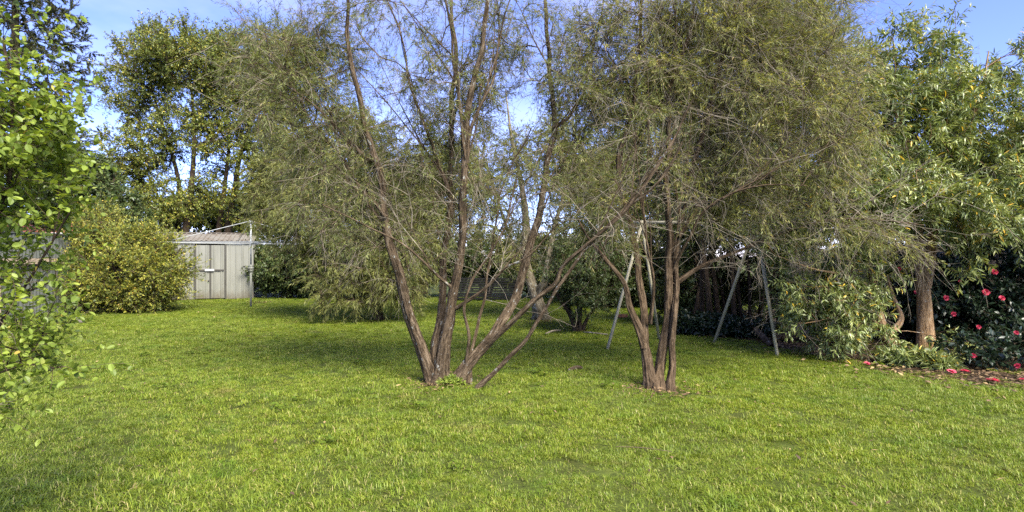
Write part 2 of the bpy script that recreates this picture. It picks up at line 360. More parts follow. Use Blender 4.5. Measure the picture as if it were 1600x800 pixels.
    if solo:                                                              # the leaves that show largest are objects of their own
        dist = np.linalg.norm(pos-np.array((0, 0, CAMZ)), axis=1)
        px = 800+F*pos[:, 0]/np.maximum(pos[:, 1], .1); py = 400-F*(pos[:, 2]-CAMZ)/np.maximum(pos[:, 1], .1)
        face = np.abs(np.sum(unit(nr-ld*np.sum(nr*ld, -1, keepdims=True))*unit(np.array((0, 0, CAMZ))-pos), -1))
        sc_ = np.where((px > 8) & (px < 1592) & (py > 6) & (py < 794) & (pos[:, 1] > .5), ll*lw*(.15+face)/dist**2.6, 0)
        cell = {}
        pick = []
        for i in np.argsort(-sc_):
            kx = (int(px[i]//22), int(py[i]//22))
            if cell.get(kx, 0) >= 2: continue
            cell[kx] = cell.get(kx, 0)+1; pick.append(i)
            if len(pick) == solo: break
        pick = np.array(pick); tpl, tri = LEAF[shape]; tpl = np.array(tpl); meshes = {}
        rl = np.array(root.location)
        for i in pick:
            q = int(min(v[i], .999)*12)
            if q not in meshes:
                me = bpy.data.meshes.new('leaf'); me.from_pydata([(t[0], t[1]*leaf[1]/leaf[0], t[2]*leaf[1]/leaf[0]+t[3]) for t in tpl], [], tri)
                a = me.attributes.new('v', 'FLOAT', 'POINT'); a.data.foreach_set('value', np.full(len(tpl), v[i], np.float32)); me.materials.append(M[leafkey]); meshes[q] = me
            o = bpy.data.objects.new('leaf', meshes[q]); C.objects.link(o); o.parent = root
            d = unit(ld[i]); nn = unit(nr[i]-d*np.dot(nr[i], d)); sd = np.cross(d, nn)
            mt = Matrix((( *(np.array((d[0], sd[0], nn[0]))*ll[i]), pos[i][0]-rl[0]), (*(np.array((d[1], sd[1], nn[1]))*ll[i]), pos[i][1]-rl[1]), (*(np.array((d[2], sd[2], nn[2]))*ll[i]), pos[i][2]-rl[2]), (0, 0, 0, 1)))
            o.matrix_local = mt
        msk = np.ones(m, bool); msk[pick] = False; pos, ld, nr, ll, lw, v = pos[msk], ld[msk], nr[msk], ll[msk], lw[msk], v[msk]
    cr = leaves('crown', pos, ld, nr, ll, lw, shape, M[leafkey], root, v)
    if solo: cr['kind'] = 'stuff'
    if sprays:
        B_, n_ = [], 0
        for _ in range(sprays):
            Q, r0, r1 = ST[int(rng.choice(spray_on)) if spray_on else rng.integers(0, len(ST))]; c = np.where((Q[:, 2] > spray_z[0]) & (Q[:, 2] < spray_z[1]))[0]
            if len(c): i = int(rng.choice(c)); B_.append((Q[i], unit(Q[min(i+3, len(Q)-1)]-Q[max(i-3, 0)])))
        S = np.array([b_[0] for b_ in B_]); D = np.array([b_[1] for b_ in B_]); nb = len(S)
        D = unit(D*.5+rng.normal(0, .6, (nb, 3))+np.array((0, 0, .25))); L = rng.uniform(.35, .95, nb); ps = []
        def fork(S, D, L, r, lev):
            P1 = twig_paths(S, D, L, rng.uniform(-.12, .22, len(S)), .17, rng); ps.append(twig_arrays(P1, r, .45))
            if lev:
                for _ in range(3):
                    k = rng.integers(1, 4, len(S)); S2 = P1[np.arange(len(S)), k]; D2 = unit(unit(S2-P1[np.arange(len(S)), k-1])+rng.normal(0, .42, (len(S), 3)))
                    fork(S2, D2, L*rng.uniform(.35, .65, len(S)), r*.6, lev-1)
        fork(S, D, L, rng.uniform(.003, .0065, nb), 2)
        V, T, B = join(ps); o = mesh_np('bare_spray', V, T, M[barekey], root, vec=B); o['kind'] = 'stuff'
    if bare:                                                              # dead grey twigs, forked
        sel = rng.choice(len(TS), bare); S = TS[sel]; D = unit(TD[sel]+rng.normal(0, .5, (bare, 3))); L = rng.uniform(*barelen, bare)
        P1 = twig_paths(S, D, L, rng.uniform(-.02, .4, bare), .2, rng); ps = [twig_arrays(P1, np.full(bare, tr*1.25), .4)]
        for _ in range(bfork):
            k = rng.integers(1, 3, bare); S2 = P1[np.arange(bare), k]; D2 = unit(unit(P1[np.arange(bare), k+1]-S2)+rng.normal(0, .5, (bare, 3)))
            ps.append(twig_arrays(twig_paths(S2, D2, L*rng.uniform(.3, .6, bare), rng.uniform(-.05, .4, bare), .22, rng), np.full(bare, tr*.8), .5))
        V, T, B = join(ps); o = mesh_np('bare_twig_work', V, T, M[barekey], root, vec=B); o['kind'] = 'stuff'
    return root

# ------------------------------------------------------------------ ground, garden bed, grass
BED = np.array([G(*p)[:2] for p in ((1085, 524), (1180, 534), (1240, 552), (1300, 562), (1370, 578), (1450, 592), (1530, 602), (1640, 614), (1800, 628))] + [(11.5, 6.), (14, 9), (14, 16), (4.2, 16), (3.6, 13)])
def in_poly(x, y, poly):
    c = np.zeros(len(x), bool); n = len(poly)
    for i in range(n):
        x0, y0 = poly[i]; x1, y1 = poly[(i+1) % n]
        c ^= ((y0 > y) != (y1 > y)) & (x < (x1-x0)*(y-y0)/(y1-y0+1e-12)+x0)
    return c
k = NT('soil_under_lawn'); g = k.n('ShaderNodeNewGeometry').outputs['Position']
M['soil_lawn'] = k.done(k.ramp(k.noise(g, 3.5, 8, .65), [(.3, (.035, .036, .010)), (.55, (.055, .072, .014)), (.7, (.085, .10, .022))]), .95, k.bump(k.noise(g, 30, 4), .6, .03), spec=.1)
S_ = 700.
mesh_np('ground', [(-S_, -S_, 0), (S_, -S_, 0), (S_, S_, 0), (-S_, S_, 0)], [(0, 1, 2, 3)], M['soil_lawn'])['kind'] = 'structure'
k = NT('garden_soil'); g = k.n('ShaderNodeNewGeometry').outputs['Position']; h = k.noise(g, 9, 8, .7)
M['soil'] = k.done(k.ramp(h, [(.3, (.018, .013, .008)), (.55, (.045, .032, .02)), (.72, (.085, .058, .034))]), .95, k.bump(k.noise(g, 40, 5), .9, .04), spec=.1)
me = bpy.data.meshes.new('garden_bed'); bm = bmesh.new()
bm.faces.new([bm.verts.new((x, y, .004)) for x, y in BED]); bm.to_mesh(me); bm.free(); me.materials.append(M['soil'])
o = bpy.data.objects.new('garden_bed', me); C.objects.link(o); o['kind'] = 'structure'

def blade_material():
    k = NT('grass_blade'); v = k.attr('v'); g = k.n('ShaderNodeNewGeometry').outputs['Position']
    c = k.ramp(v, [(0, (.075, .115, .013)), (.35, (.145, .200, .021)), (.7, (.215, .270, .032)), (.86, (.28, .31, .052)), (.94, (.36, .32, .13)), (1, (.36, .29, .16))])
    big = k.noise(g, .55, 4, .55); c = k.mix(k.ramp(big, [(.35, (0, 0, 0)), (.62, (1, 1, 1))]), c, k.mix(1.0, c, (1.12, 1.08, .8), 'MULTIPLY'))
    dark = k.noise(g, 2.1, 5, .6); c = k.mix(k.ramp(dark, [(.54, (0, 0, 0)), (.70, (.85, .85, .85))]), c, k.mix(1.0, c, (.62, .80, .75), 'MULTIPLY'))
    fine = k.noise(k.scale(g, (1, 1, 0)), 8.5, 4, .6); c = k.mix(k.ramp(fine, [(.40, (.6, .6, .6)), (.54, (0, 0, 0))]), c, k.mix(1.0, c, (.70, .84, .85), 'MULTIPLY'))
    dry = k.noise(k.scale(g, (1, 1, 0)), 1.35, 8, .72); c = k.mix(k.ramp(dry, [(.585, (0, 0, 0)), (.70, (.75, .75, .75))]), c, (.25, .20, .075))
    return k.done(c, .45, None, .35, .3, 0, k.mix(1.0, c, (1.1, 1.15, .5), 'MULTIPLY'))
M['grass'] = blade_material()
def grass_patch(name, n, seed, hmin, hmax, size=.34, wd=.0045, lean=1.05, tufts=26):
    rng = np.random.default_rng(seed); tc_ = rng.uniform(-size/2, size/2, (tufts, 2)); ta = rng.uniform(0, 6.283, tufts); th_ = rng.uniform(.55, 1.15, tufts); tv = rng.normal(0, .12, tufts); tl_ = rng.uniform(.25, 1.2, tufts)
    k = rng.integers(0, tufts, n); p = np.zeros((n, 3)); p[:, :2] = tc_[k]+rng.normal(0, .024, (n, 2))
    loose = rng.random(n) < .45; p[loose, :2] = rng.uniform(-size/2, size/2, (loose.sum(), 2))
    h = rng.uniform(hmin, hmax, n)*th_[k]; a = ta[k]+rng.normal(0, .75, n); a[loose] = rng.uniform(0, 6.283, loose.sum()); ln = np.clip((.45+tl_[k]*.6)*lean*rng.uniform(.5, 1.5, n), .2, 1.75)
    d = np.stack([np.cos(a), np.sin(a), np.zeros(n)], -1); s = np.stack([-np.sin(a), np.cos(a), np.zeros(n)], -1); w_ = wd*rng.uniform(.6, 1.4, n)[:, None]
    z = np.array((0, 0, 1.)); m1 = p+d*(h*ln*.38)[:, None]+z*(h*np.maximum(.25, .62-.2*ln))[:, None]; t = p+d*(h*ln*1.05)[:, None]+z*(h*np.maximum(.12, .95-.50*ln))[:, None]
    V = np.stack([p-s*w_*.5, p+s*w_*.5, m1-s*w_*.45, m1+s*w_*.45, t], 1).reshape(-1, 3)
    T = (np.array([(0, 1, 3), (0, 3, 2), (2, 3, 4)])[None]+(np.arange(n)*5)[:, None, None]).reshape(-1, 3)
    v = np.clip(rng.beta(2, 2.3, n)+tv[k], 0, .93); odd = rng.random(n) < .035; v[odd] = rng.uniform(.93, 1, odd.sum())
    o = mesh_np(name, V, T, M['grass'], None, np.repeat(v, 5)); C.objects.unlink(o); return o
gc = bpy.data.collections.new('grass_tufts')
for i in range(7): gc.objects.link(grass_patch('grass_tuft_%c' % (97+i), 620 if i < 5 else 420, 50+i, .026, (.045, .050, .042, .054, .040, .064, .076)[i], .34 if i < 5 else .26, .0032 if i < 5 else .0038))
rng = np.random.default_rng(5)
_n = 26; _a = rng.uniform(0, 6.283, _n); _p = np.column_stack([rng.normal(0, .05, (_n, 2)), rng.uniform(.03, .055, _n)])
_w = leaves('grass_tuft_h', _p, np.column_stack([np.cos(_a), np.sin(_a), rng.uniform(-.1, .5, _n)]), np.array((0, 0, 1.))+rng.normal(0, .25, (_n, 3)), rng.uniform(.03, .055, _n), rng.uniform(.016, .028, _n), 'oval', M['grass'], None, rng.uniform(0, .3, _n)); C.objects.unlink(_w); gc.objects.link(_w)
STEMFEET = [(G(685, 600), .20), (G(713, 604), .13), (G(743, 609), .07), (G(1024, 609), .19), (G(1046, 612), .13)]
def lawn_points():
    s = .2; xs, ys = np.meshgrid(np.arange(-16, 14, s), np.arange(-1.5, 22.5, s)); x = xs.ravel(); y = ys.ravel()
    x = x+rng.uniform(-.11, .11, len(x)); y = y+rng.uniform(-.11, .11, len(y))
    keep = (np.abs(x) < .97*np.maximum(y, 0)+3.2) & (x > -11.3) & ~(in_poly(x, y, BED) & (rng.random(len(x)) > .55)) & ~(in_poly(x-.1, y-.6, BED) & (rng.random(len(x)) > .10))
    keep &= ~((x < -6.5) & (y > 20.6)); keep &= rng.random(len(x)) > .04
    for f, r in STEMFEET: keep &= (x-f[0])**2+(y-f[1])**2 > r*r
    return x[keep], y[keep]
gx, gy = lawn_points(); n0_ = len(gx); wk = rng.choice(n0_, 170, replace=False); gx = np.append(gx, gx[wk]+.05); gy = np.append(gy, gy[wk]); n = len(gx)
me = bpy.data.meshes.new('lawn_grass'); me.vertices.add(n); me.vertices.foreach_set('co', np.stack([gx, gy, np.zeros(n)], -1).astype(np.float32).ravel())
cl = np.array([mnoise.noise(Vector((a*.9, b*.9, 3.1)))*.7+mnoise.noise(Vector((a*3.2, b*3.2, 7.7)))*.6 for a, b in zip(gx, gy)])
ix = np.where((cl > .12) & (rng.random(n) < .45), rng.integers(5, 7, n), rng.integers(0, 5, n)).astype(np.int32)
ix[rng.random(n) < .03] = 6
ix[n0_:] = 7
me.attributes.new('idx', 'INT', 'POINT').data.foreach_set('value', ix)
me.attributes.new('rot', 'FLOAT_VECTOR', 'POINT').data.foreach_set('vector', np.stack([rng.normal(0, .06, n), rng.normal(0, .06, n), rng.uniform(0, 6.283, n)], -1).astype(np.float32).ravel())
me.attributes.new('scl', 'FLOAT', 'POINT').data.foreach_set('value', (rng.uniform(.85, 1.2, n)*(1+.38*cl)).astype(np.float32))
lawn = bpy.data.objects.new('lawn_grass', me); C.objects.link(lawn); tag(lawn, 'bright yellow green lawn of short uneven grass over the whole yard', 'grass', kind='stuff')
ng = bpy.data.node_groups.new('lawn_scatter', 'GeometryNodeTree')
ng.interface.new_socket('Geometry', in_out='INPUT', socket_type='NodeSocketGeometry'); ng.interface.new_socket('Geometry', in_out='OUTPUT', socket_type='NodeSocketGeometry')
gi = ng.nodes.new('NodeGroupInput'); go = ng.nodes.new('NodeGroupOutput'); ip = ng.nodes.new('GeometryNodeInstanceOnPoints'); ci = ng.nodes.new('GeometryNodeCollectionInfo')
ci.inputs['Collection'].default_value = gc; ci.inputs['Separate Children'].default_value = True; ci.inputs['Reset Children'].default_value = True
ip.inputs['Pick Instance'].default_value = True
def na(nm, typ):
    x = ng.nodes.new('GeometryNodeInputNamedAttribute'); x.data_type = typ; x.inputs['Name'].default_value = nm; return x.outputs['Attribute']
ng.links.new(gi.outputs[0], ip.inputs['Points']); ng.links.new(ci.outputs[0], ip.inputs['Instance'])
ng.links.new(na('idx', 'INT'), ip.inputs['Instance Index']); ng.links.new(na('rot', 'FLOAT_VECTOR'), ip.inputs['Rotation']); ng.links.new(na('scl', 'FLOAT'), ip.inputs['Scale'])
ng.links.new(ip.outputs[0], go.inputs[0]); lawn.modifiers.new('lawn_scatter', 'NODES').node_group = ng

# ------------------------------------------------------------------ metal shed
k = NT('weathered_shed_steel'); tcv = k.n('ShaderNodeTexCoord').outputs['Object']; st_ = k.scale(tcv, (3.5, 3.5, .5))
sep = k.n('ShaderNodeSeparateXYZ'); k.l(tcv, sep.inputs['Vector']); ma = k.n('ShaderNodeMath', operation='MULTIPLY_ADD'); k.l(k.noise(k.scale(tcv, (5, 5, 2)), 1, 6, .7), ma.inputs[0]); ma.inputs[1].default_value = .9; k.l(sep.outputs['Z'], ma.inputs[2])
c_ = k.ramp(k.noise(st_, 1, 6, .65), [(.3, (.130, .133, .112)), (.55, (.172, .175, .150)), (.75, (.205, .207, .180))])
M['shed'] = k.done(k.mix(k.ramp(ma.outputs[0], [(.48, (.75, .75, .75)), (.78, (0, 0, 0))]), c_, (.085, .070, .042)), .55, spec=.35)
M['shed_trim'] = plain_mat('shed_trim_steel', (.075, .073, .062), .55, .12, 5)
k = NT('weathered_roof_steel'); tcv = k.n('ShaderNodeTexCoord').outputs['Object']
M['shed_roof'] = k.done(k.mix(k.ramp(k.noise(tcv, 3.5, 6, .65), [(.45, (0, 0, 0)), (.68, (.8, .8, .8))]), (.15, .14, .12), (.085, .06, .042)), .7)
M['steel'] = plain_mat('galvanised_steel', (.30, .315, .31), .5, .12, 20, .0, .4)
M['dark_steel'] = plain_mat('dark_bolt_steel', (.09, .085, .075), .5, .2, 9, .3)
def ribbed(x0, x1, pitch, depth, rib=.28):
    """trapezoid rib profile along x, bulging toward -y"""
    o = [(x0, 0)]; n = max(1, round((x1-x0)/pitch)); p = (x1-x0)/n
    for i in range(n):
        a = x0+i*p; o += [(a+p*(.5-rib), 0), (a+p*(.5-rib*.55), -depth), (a+p*(.5+rib*.55), -depth), (a+p*(.5+rib), 0)]
    return o+[(x1, 0)]
fr = P(395, 467, 20.15); shed = empty('garden_shed', (fr[0], fr[1], 0), 'low cream ribbed steel shed with double doors at the back of the lawn', 'shed', rz=R(19))
W_, D_, H_, RH = 3.05, 2.2, 1.965, 2.24
dl, dr = -1.80, -.86                                            # door opening
for a, b in ((-W_, -2.43), (-2.43, dl-.03), (dr+.03, -.43), (-.43, 0)): MB().extrude(ribbed(a, b, .205, .022, .14), .02, H_).build('wall_panel', M['shed'], shed)
def side_wall(x, s):
    for a, b in ((0, 1.1), (1.1, D_)):
        m = MB(); prof = ribbed(a, b, .18, .018, .14); lo = [m.bm.verts.new((x-s*q[1], q[0], .02)) for q in prof]
        hi = [m.bm.verts.new((x-s*q[1], q[0], H_+(RH-H_)*(1-abs(q[0]-1.1)/1.1))) for q in prof]
        for i in range(len(prof)-1): m.bm.faces.new((lo[i], lo[i+1], hi[i+1], hi[i]))
        m.build('wall_panel', M['shed'], shed)
side_wall(0, 1); side_wall(-W_, -1)
MB().box((-W_, D_-.01, .02), (0, D_+.01, H_)).build('rear_wall', M['shed'], shed)
mid = (dl+dr)/2
for a, b in ((dl+.015, mid-.006), (mid+.006, dr-.015)):
    d_ = MB().extrude([(x, y-.012) for x, y in ribbed(a, b, .235, .022, .13)], .05, H_-.09).build('door', M['shed'], shed)
    MB().box((a, -.020, .05), (a+.03, -.008, H_-.09)).box((b-.03, -.020, .05), (b, -.008, H_-.09)).build('door_edge', M['shed_trim'], d_)
bt = MB().box((dl+.05, -.060, 1.0), (dr-.05, -.037, 1.045)).build('slide_bolt', M['dark_steel'], shed)
MB().box((mid-.16, -.078, .985), (mid+.13, -.062, 1.06)).build('bolt_plate', M['steel'], bt)
MB().tube((dl+.42, -.05, .66), (dl+.42, -.015, .66), .022, n=10).build('door_lock', M['dark_steel'], shed)
for x in (dl-.032, dr+.002): MB().box((x, -.05, .02), (x+.03, -.002, H_-.02)).build('door_post', M['shed_trim'], shed)
MB().box((-.035, -.026, .02), (.022, .03, H_)).build('corner_trim', M['shed'], shed)
MB().box((-W_-.022, -.026, .02), (-W_+.035, .03, H_)).build('corner_trim', M['shed'], shed)
MB().box((-W_-.06, -.075, H_-.02), (.05, -.03, H_+.05)).build('gutter', M['shed_trim'], shed)
for i in range(4):                                              # roof sheets, each with its own ribs, both slopes
    a = -W_-.05+i*(W_+.09)/4; b = a+(W_+.09)/4+.02
    for s in (0, 1):
        m = MB(); prof = ribbed(a, b, .155, .028, .2); y0, y1 = (-.09, 1.1) if s == 0 else (D_+.09, 1.1)
        lo = [m.bm.verts.new((q[0], y0, H_+.035-q[1]+i*.002)) for q in prof]; hi = [m.bm.verts.new((q[0], y1, RH+.06-q[1]+i*.002)) for q in prof]
        for j in range(len(prof)-1): m.bm.faces.new((lo[j], lo[j+1], hi[j+1], hi[j]))
        m.build('roof_sheet', M['shed_roof'], shed)
MB().box((-W_-.06, 1.02, RH+.075), (.05, 1.18, RH+.10)).build('ridge_cap', M['shed_roof'], shed)

# ------------------------------------------------------------------ rotary clothes line in front of the shed
hb = G(392, 480); hoist = empty('rotary_clothes_line', hb, 'galvanised rotary clothes line with four arms in front of the shed', 'clothes line')
HZ, TZ = 1.86, 2.52
M['pole'] = plain_mat('dull_pole_steel', (.17, .175, .14), .6, .2, 12, .1)
MB().tube((0, 0, -.1), (0, 0, 1.25), .030, n=12).build('mast', M['pole'], hoist)
MB().tube((0, 0, 1.25), (0, 0, TZ), .024, n=12).build('inner_mast', M['steel'], hoist)
gb = MB().tube((0, 0, 1.02), (0, 0, 1.10), .035, .085, n=12).tube((0, 0, 1.10), (0, 0, 1.18), .085, .085, n=12).tube((0, 0, 1.18), (0, 0, 1.24), .085, .04, n=12).build('winding_box', M['pole'], hoist)
MB().tube((0, -.08, 1.13), (0, -.16, 1.13), .010).tube((0, -.16, 1.13), (-.12, -.16, 1.20), .009).tube((-.12, -.16, 1.20), (-.12, -.24, 1.20), .014).build('crank_handle', M['dark_steel'], gb)
MB().tube((0, 0, TZ-.06), (0, 0, TZ+.03), .045, n=12).build('hub', M['steel'], hoist)
RA, th = 2.4, math.atan2(-1.4, -1.94); tips_ = []
for q in range(4):
    a = th+q*math.pi/2; e = Vector((math.cos(a)*RA, math.sin(a)*RA, HZ)); tips_.append(e); u = Vector((math.cos(a), math.sin(a), 0))
    MB().tube(u*.03+Vector((0, 0, HZ)), e, .013, n=8).build('arm', M['steel'], hoist)
    MB().tube(u*.03+Vector((0, 0, TZ)), e*.93+Vector((0, 0, HZ*.07)), .010, n=8).build('stay', M['steel'], hoist)
m = MB()
for f in (.32, .5, .68, .84, .98):
    for q in range(4):
        a, b = tips_[q], tips_[(q+1) % 4]; m.tube((a.x*f, a.y*f, HZ+.02), (b.x*f, b.y*f, HZ+.02), .0035, n=4, cap=False)
m.build('line_wire', M['steel'], hoist)

# ------------------------------------------------------------------ boundary fences and houses beyond
M['fence'] = plain_mat('grey_green_fence_steel', (.065, .072, .062), .6, .12, 2, 0, .3)
M['timber'] = plain_mat('weathered_timber', (.30, .235, .165), .85, .35, 9, bump=.5, stretch=(1, .15, 1))
M['paling'] = plain_mat('grey_timber', (.27, .22, .165), .9, .3, 8, bump=.5, stretch=(1, 1, .12))
fx = -11.55; fe = empty('corrugated_fence', (fx, 8, 0), 'tall grey corrugated steel fence with timber rail behind the left shrubs', 'fence')
for i in range(15):
    a = i*.8; prof = [(a+t*.8/16, .012*math.cos(t*math.pi/1.0)) for t in range(17)]
    m = MB(); lo = [m.bm.verts.new((-q[1]*1.6, q[0], .02)) for q in prof]; hi = [m.bm.verts.new((-q[1]*1.6, q[0], 2.04)) for q in prof]
    for j in range(16): m.bm.faces.new((lo[j], lo[j+1], hi[j+1], hi[j]))
    m.build('sheet', M['fence'], fe)
for i in range(5): MB().box((.03, i*2.4+.002, 1.31), (.09, i*2.4+2.395, 1.44)).build('rail', M['timber'], fe)
for i in range(5): MB().box((.032, i*2.4+2.40, 0), (.115, i*2.4+2.49, 1.30)).build('post', M['timber'], fe)
for i in range(5): MB().box((-.03, i*2.4, 2.03), (.03, i*2.4+2.397, 2.075)).build('capping', M['fence'], fe)

M['slat'] = plain_mat('charcoal_slat', (.018, .018, .018), .8, .3, 6, 0, .1)
a = G(712, 470.5); sf = empty('slat_fence', a, 'low dark charcoal slatted fence seen between the bottlebrush trunks', 'fence')
for i in range(9): MB().box((0, 0, .06+i*.082), (2.1, .025, .115+i*.082)).build('slat', M['slat'], sf)
for i in range(3): MB().box((i*1.01, .03, 0), (i*1.01+.07, .10, .8)).build('post', M['slat'], sf)

pf = empty('paling_fence', (5.3, 11.0, 0), 'weathered timber paling fence behind the right hand shrubs', 'fence', rz=R(-14))
rr_ = random.Random(4)
for i in range(58): 
    h = 1.62+rr_.uniform(-.03, .03); MB().box((i*.122, 0, .02), (i*.122+.112, .016+rr_.uniform(0, .006), h)).build('paling', M['paling'], pf)
for z in (.4, 1.25): MB().box((0, .03, z), (7.1, .075, z+.09)).build('rail', M['paling'], pf)

M['tile'] = plain_mat('terracotta_tile', (.36, .125, .06), .75, .3, 3)
M['render'] = plain_mat('cream_render', (.52, .48, .40), .85, .08, 2)
M['pale'] = plain_mat('pale_weatherboard', (.62, .62, .60), .7, .06, 2)
M['glass'] = plain_mat('dark_pane', (.03, .035, .04), .1, .1, 2, 0, .6)
M['grey_roof'] = plain_mat('grey_roof_steel', (.36, .37, .38), .5, .1, 2)
def house(name, label, loc, w_, d_, he, hr, wall, roof, seed, rows=12):
    h = empty(name, loc, label, 'house')
    MB().box((0, 0, 0), (w_, d_, he)).build('wall', wall, h)
    m = MB(); e = .45
    for s in (0, 1):
        for r in range(rows):
            f0, f1 = r/rows, (r+1)/rows; y0, y1 = (-e+(d_/2+e)*f0, -e+(d_/2+e)*f1) if s == 0 else (d_+e-(d_/2+e)*f0, d_+e-(d_/2+e)*f1)
            z0, z1 = he+(hr-he)*f0, he+(hr-he)*f1
            V = [m.bm.verts.new(p) for p in ((-e, y0, z0+.07), (w_+e, y0, z0+.07), (w_+e, y1, z1+.02), (-e, y1, z1+.02), (-e, y0, z0), (w_+e, y0, z0))]
            m.bm.faces.new((V[0], V[1], V[2], V[3])); m.bm.faces.new((V[4], V[5], V[1], V[0]))
    for x in (0, w_): m.bm.faces.new([m.bm.verts.new(p) for p in ((x, 0, he), (x, d_, he), (x, d_/2, hr-.1))])
    m.build('roof', roof, h)
    MB().box((-e, -e-.10, he-.06), (w_+e, -e, he+.07)).build('gutter', M['pale'], h)
    for x in (w_*.25, w_*.68):
        wn = MB().box((x-.05, -.04, 1.0), (x+1.25, .0, 2.15)).build('window', M['pale'], h); MB().box((x, -.05, 1.05), (x+1.2, -.042, 2.1)).build('pane', M['glass'], wn)
    return h
house('neighbour_house', 'cream house with orange tiled roof beyond the left fence', (-33.5, 33, 0), 8.5, 7, 2.75, 4.1, M['render'], M['tile'], 1)
house('neighbour_house', 'pale grey roofed house glimpsed low between the two middle trees', (1.5, 40, 0), 7, 6, 1.9, 3.0, M['pale'], M['grey_roof'], 2)

# ------------------------------------------------------------------ swing frame
M['swing'] = plain_mat('dull_galvanised_tube', (.31, .285, .195), .65, .22, 14, 0, .25, stretch=(1, 1, .4))
L1, L2, R1, R2 = G(949, 546), G(1030, 531), G(1115, 538), G(1215, 558)
tl = np.array((2.22, 9.83, 2.07)); tr_ = np.array((3.90, 9.20, 2.03)); sw = empty('swing_frame', (3.0, 9.5, 0), 'bare grey steel swing frame with no seats standing on the lawn', 'swing frame'); o3 = np.array((3.0, 9.5, 0))
ax = unit(tr_-tl)
MB().tube(tl-ax*.16-o3, tr_+ax*.16-o3, .030, n=12).build('top_bar', M['swing'], sw)
for top, ft in ((tl, L1), (tl, L2), (tr_, R1), (tr_, R2)):
    d0 = unit(ft-top); MB().tube(top+d0*.02-o3, ft+d0*.08-o3, .025, n=12).build('leg', M['swing'], sw)
for top in (tl, tr_): MB().tube(top-ax*.07-o3+np.array((0, 0, -.005)), top+ax*.07-o3+np.array((0, 0, -.005)), .041, n=12).build('bracket', M['swing'], sw)
for f in (.22, .42, .6, .8):
    c = tl+(tr_-tl)*f-o3; MB().tube(c+np.array((0, 0, -.02)), c+np.array((0, 0, -.075)), .010, n=6).build('hook_eye', M['dark_steel'], sw)

# ------------------------------------------------------------------ the two bottlebrush trees in front
def S(d, *pts): return [P(x, y, d+(dd[0] if dd else 0)) for x, y, *dd in pts]
def foot(x, y, pts): return [G(x, y)]+pts
A_stems = [
 (foot(678, 598, S(6.75, (664, 562), (648, 518), (638, 487, -.05), (629, 443, -.1), (617, 400, -.15), (600, 330, -.2), (588, 262, -.25), (572, 200, -.3), (556, 120, -.35), (543, 45, -.4), (536, -60, -.5))), .085, .016),
 (foot(685, 597, S(6.82, (679, 555), (685, 513, .1), (692, 470, .15), (696, 419, .2), (699, 364, .25), (702, 300, .3), (706, 200, .35), (712, 110, .4), (706, 40, .4), (700, -70, .5))), .07, .016),
 (foot(690, 599, S(6.7, (696, 540), (705, 491), (713, 445, -.05), (717, 394, -.1), (721, 342, -.15), (727, 270, -.2), (732, 200, -.2), (740, 120, -.25), (757, 40, -.3), (770, -60, -.3))), .085, .018),
 (foot(710, 601, S(6.72, (733, 568), (763, 534), (785, 500, .05), (802, 466, .1), (819, 419, .1), (836, 364, .15), (849, 306, .2), (856, 250, .2), (864, 188, .2), (861, 105, .2), (855, 45, .2), (850, -70, .2))), .075, .016),
 (S(6.72, (752, 545), (793, 510, -.15), (831, 470, -.3), (865, 443, -.4), (884, 414, -.45), (940, 364, -.6), (987, 318, -.7), (1020, 268, -.75), (1052, 213, -.8), (1086, 155, -.9)), .042, .010),
 (foot(743, 608, S(6.5, (780, 576, -.05), (814, 538, -.1), (836, 504, -.15), (858, 470, -.2), (876, 443, -.25), (904, 402, -.3), (940, 366, -.35), (985, 322, -.4), (1030, 280, -.5), (1065, 222, -.6))), .034, .010),
 (S(6.72, (728, 572), (731, 530, -.1), (724, 483, -.15), (738, 445, -.2), (763, 402, -.2), (790, 350, -.2), (806, 280, -.2)), .026, .007),
 (S(6.72, (733, 566), (742, 530, .1), (750, 491, .15), (759, 449, .2), (764, 398, .2), (778, 330, .25), (800, 260, .3), (830, 200, .4)), .024, .007),
 (S(6.7, (712, 482), (759, 449, -.2), (793, 419, -.3), (826, 401, -.4), (870, 350, -.5)), .024, .007),
 (S(6.68, (712, 455), (678, 423, -.2), (632, 386, -.4), (570, 352, -.55), (505, 320, -.7)), .022, .006),
 (S(6.6, (588, 262), (560, 235, -.1), (522, 190, -.2), (486, 160, -.3), (440, 130, -.4)), .026, .007),
 (S(6.5, (603, 340), (565, 290, .1), (528, 238, .2), (486, 208, .3), (440, 190, .4)), .026, .007),
 (S(6.92, (864, 200), (890, 182), (913, 140), (925, 70), (948, -20)), .028, .008),
 (S(6.5, (728, 260), (738, 200), (762, 138), (778, 72), (800, -10)), .03, .008),
 (S(6.5, (728, 250), (715, 130), (700, 40), (684, -40)), .026, .008),
 (S(6.8, (702, 300), (670, 210), (640, 120), (622, 50), (600, -20)), .024, .008),
]
A_env = [E(480, 170, 6.6, 100, 110, .7, 1.0), E(440, 90, 6.8, 90, 80, .8, 1.1), E(570, 60, 6.9, 100, 90, .8, .6), E(705, 150, 6.9, 75, 85, .7, 1.2), E(640, 250, 7.0, 90, 90, .7, .8), E(550, 320, 6.8, 90, 90, .7, .9), E(640, 390, 6.7, 60, 60, .5, .5),
         E(745, 310, 7.0, 90, 80, .6, .5), E(800, 390, 6.8, 50, 50, .5, .2), E(740, 40, 6.9, 95, 70, .8, .5), E(905, 120, 7.0, 75, 110, .8, .9), E(890, 300, 6.8, 70, 80, .6, .5), E(985, 230, 6.2, 80, 80, .5, .45), E(815, 70, 7.0, 60, 85, .6, .6)]
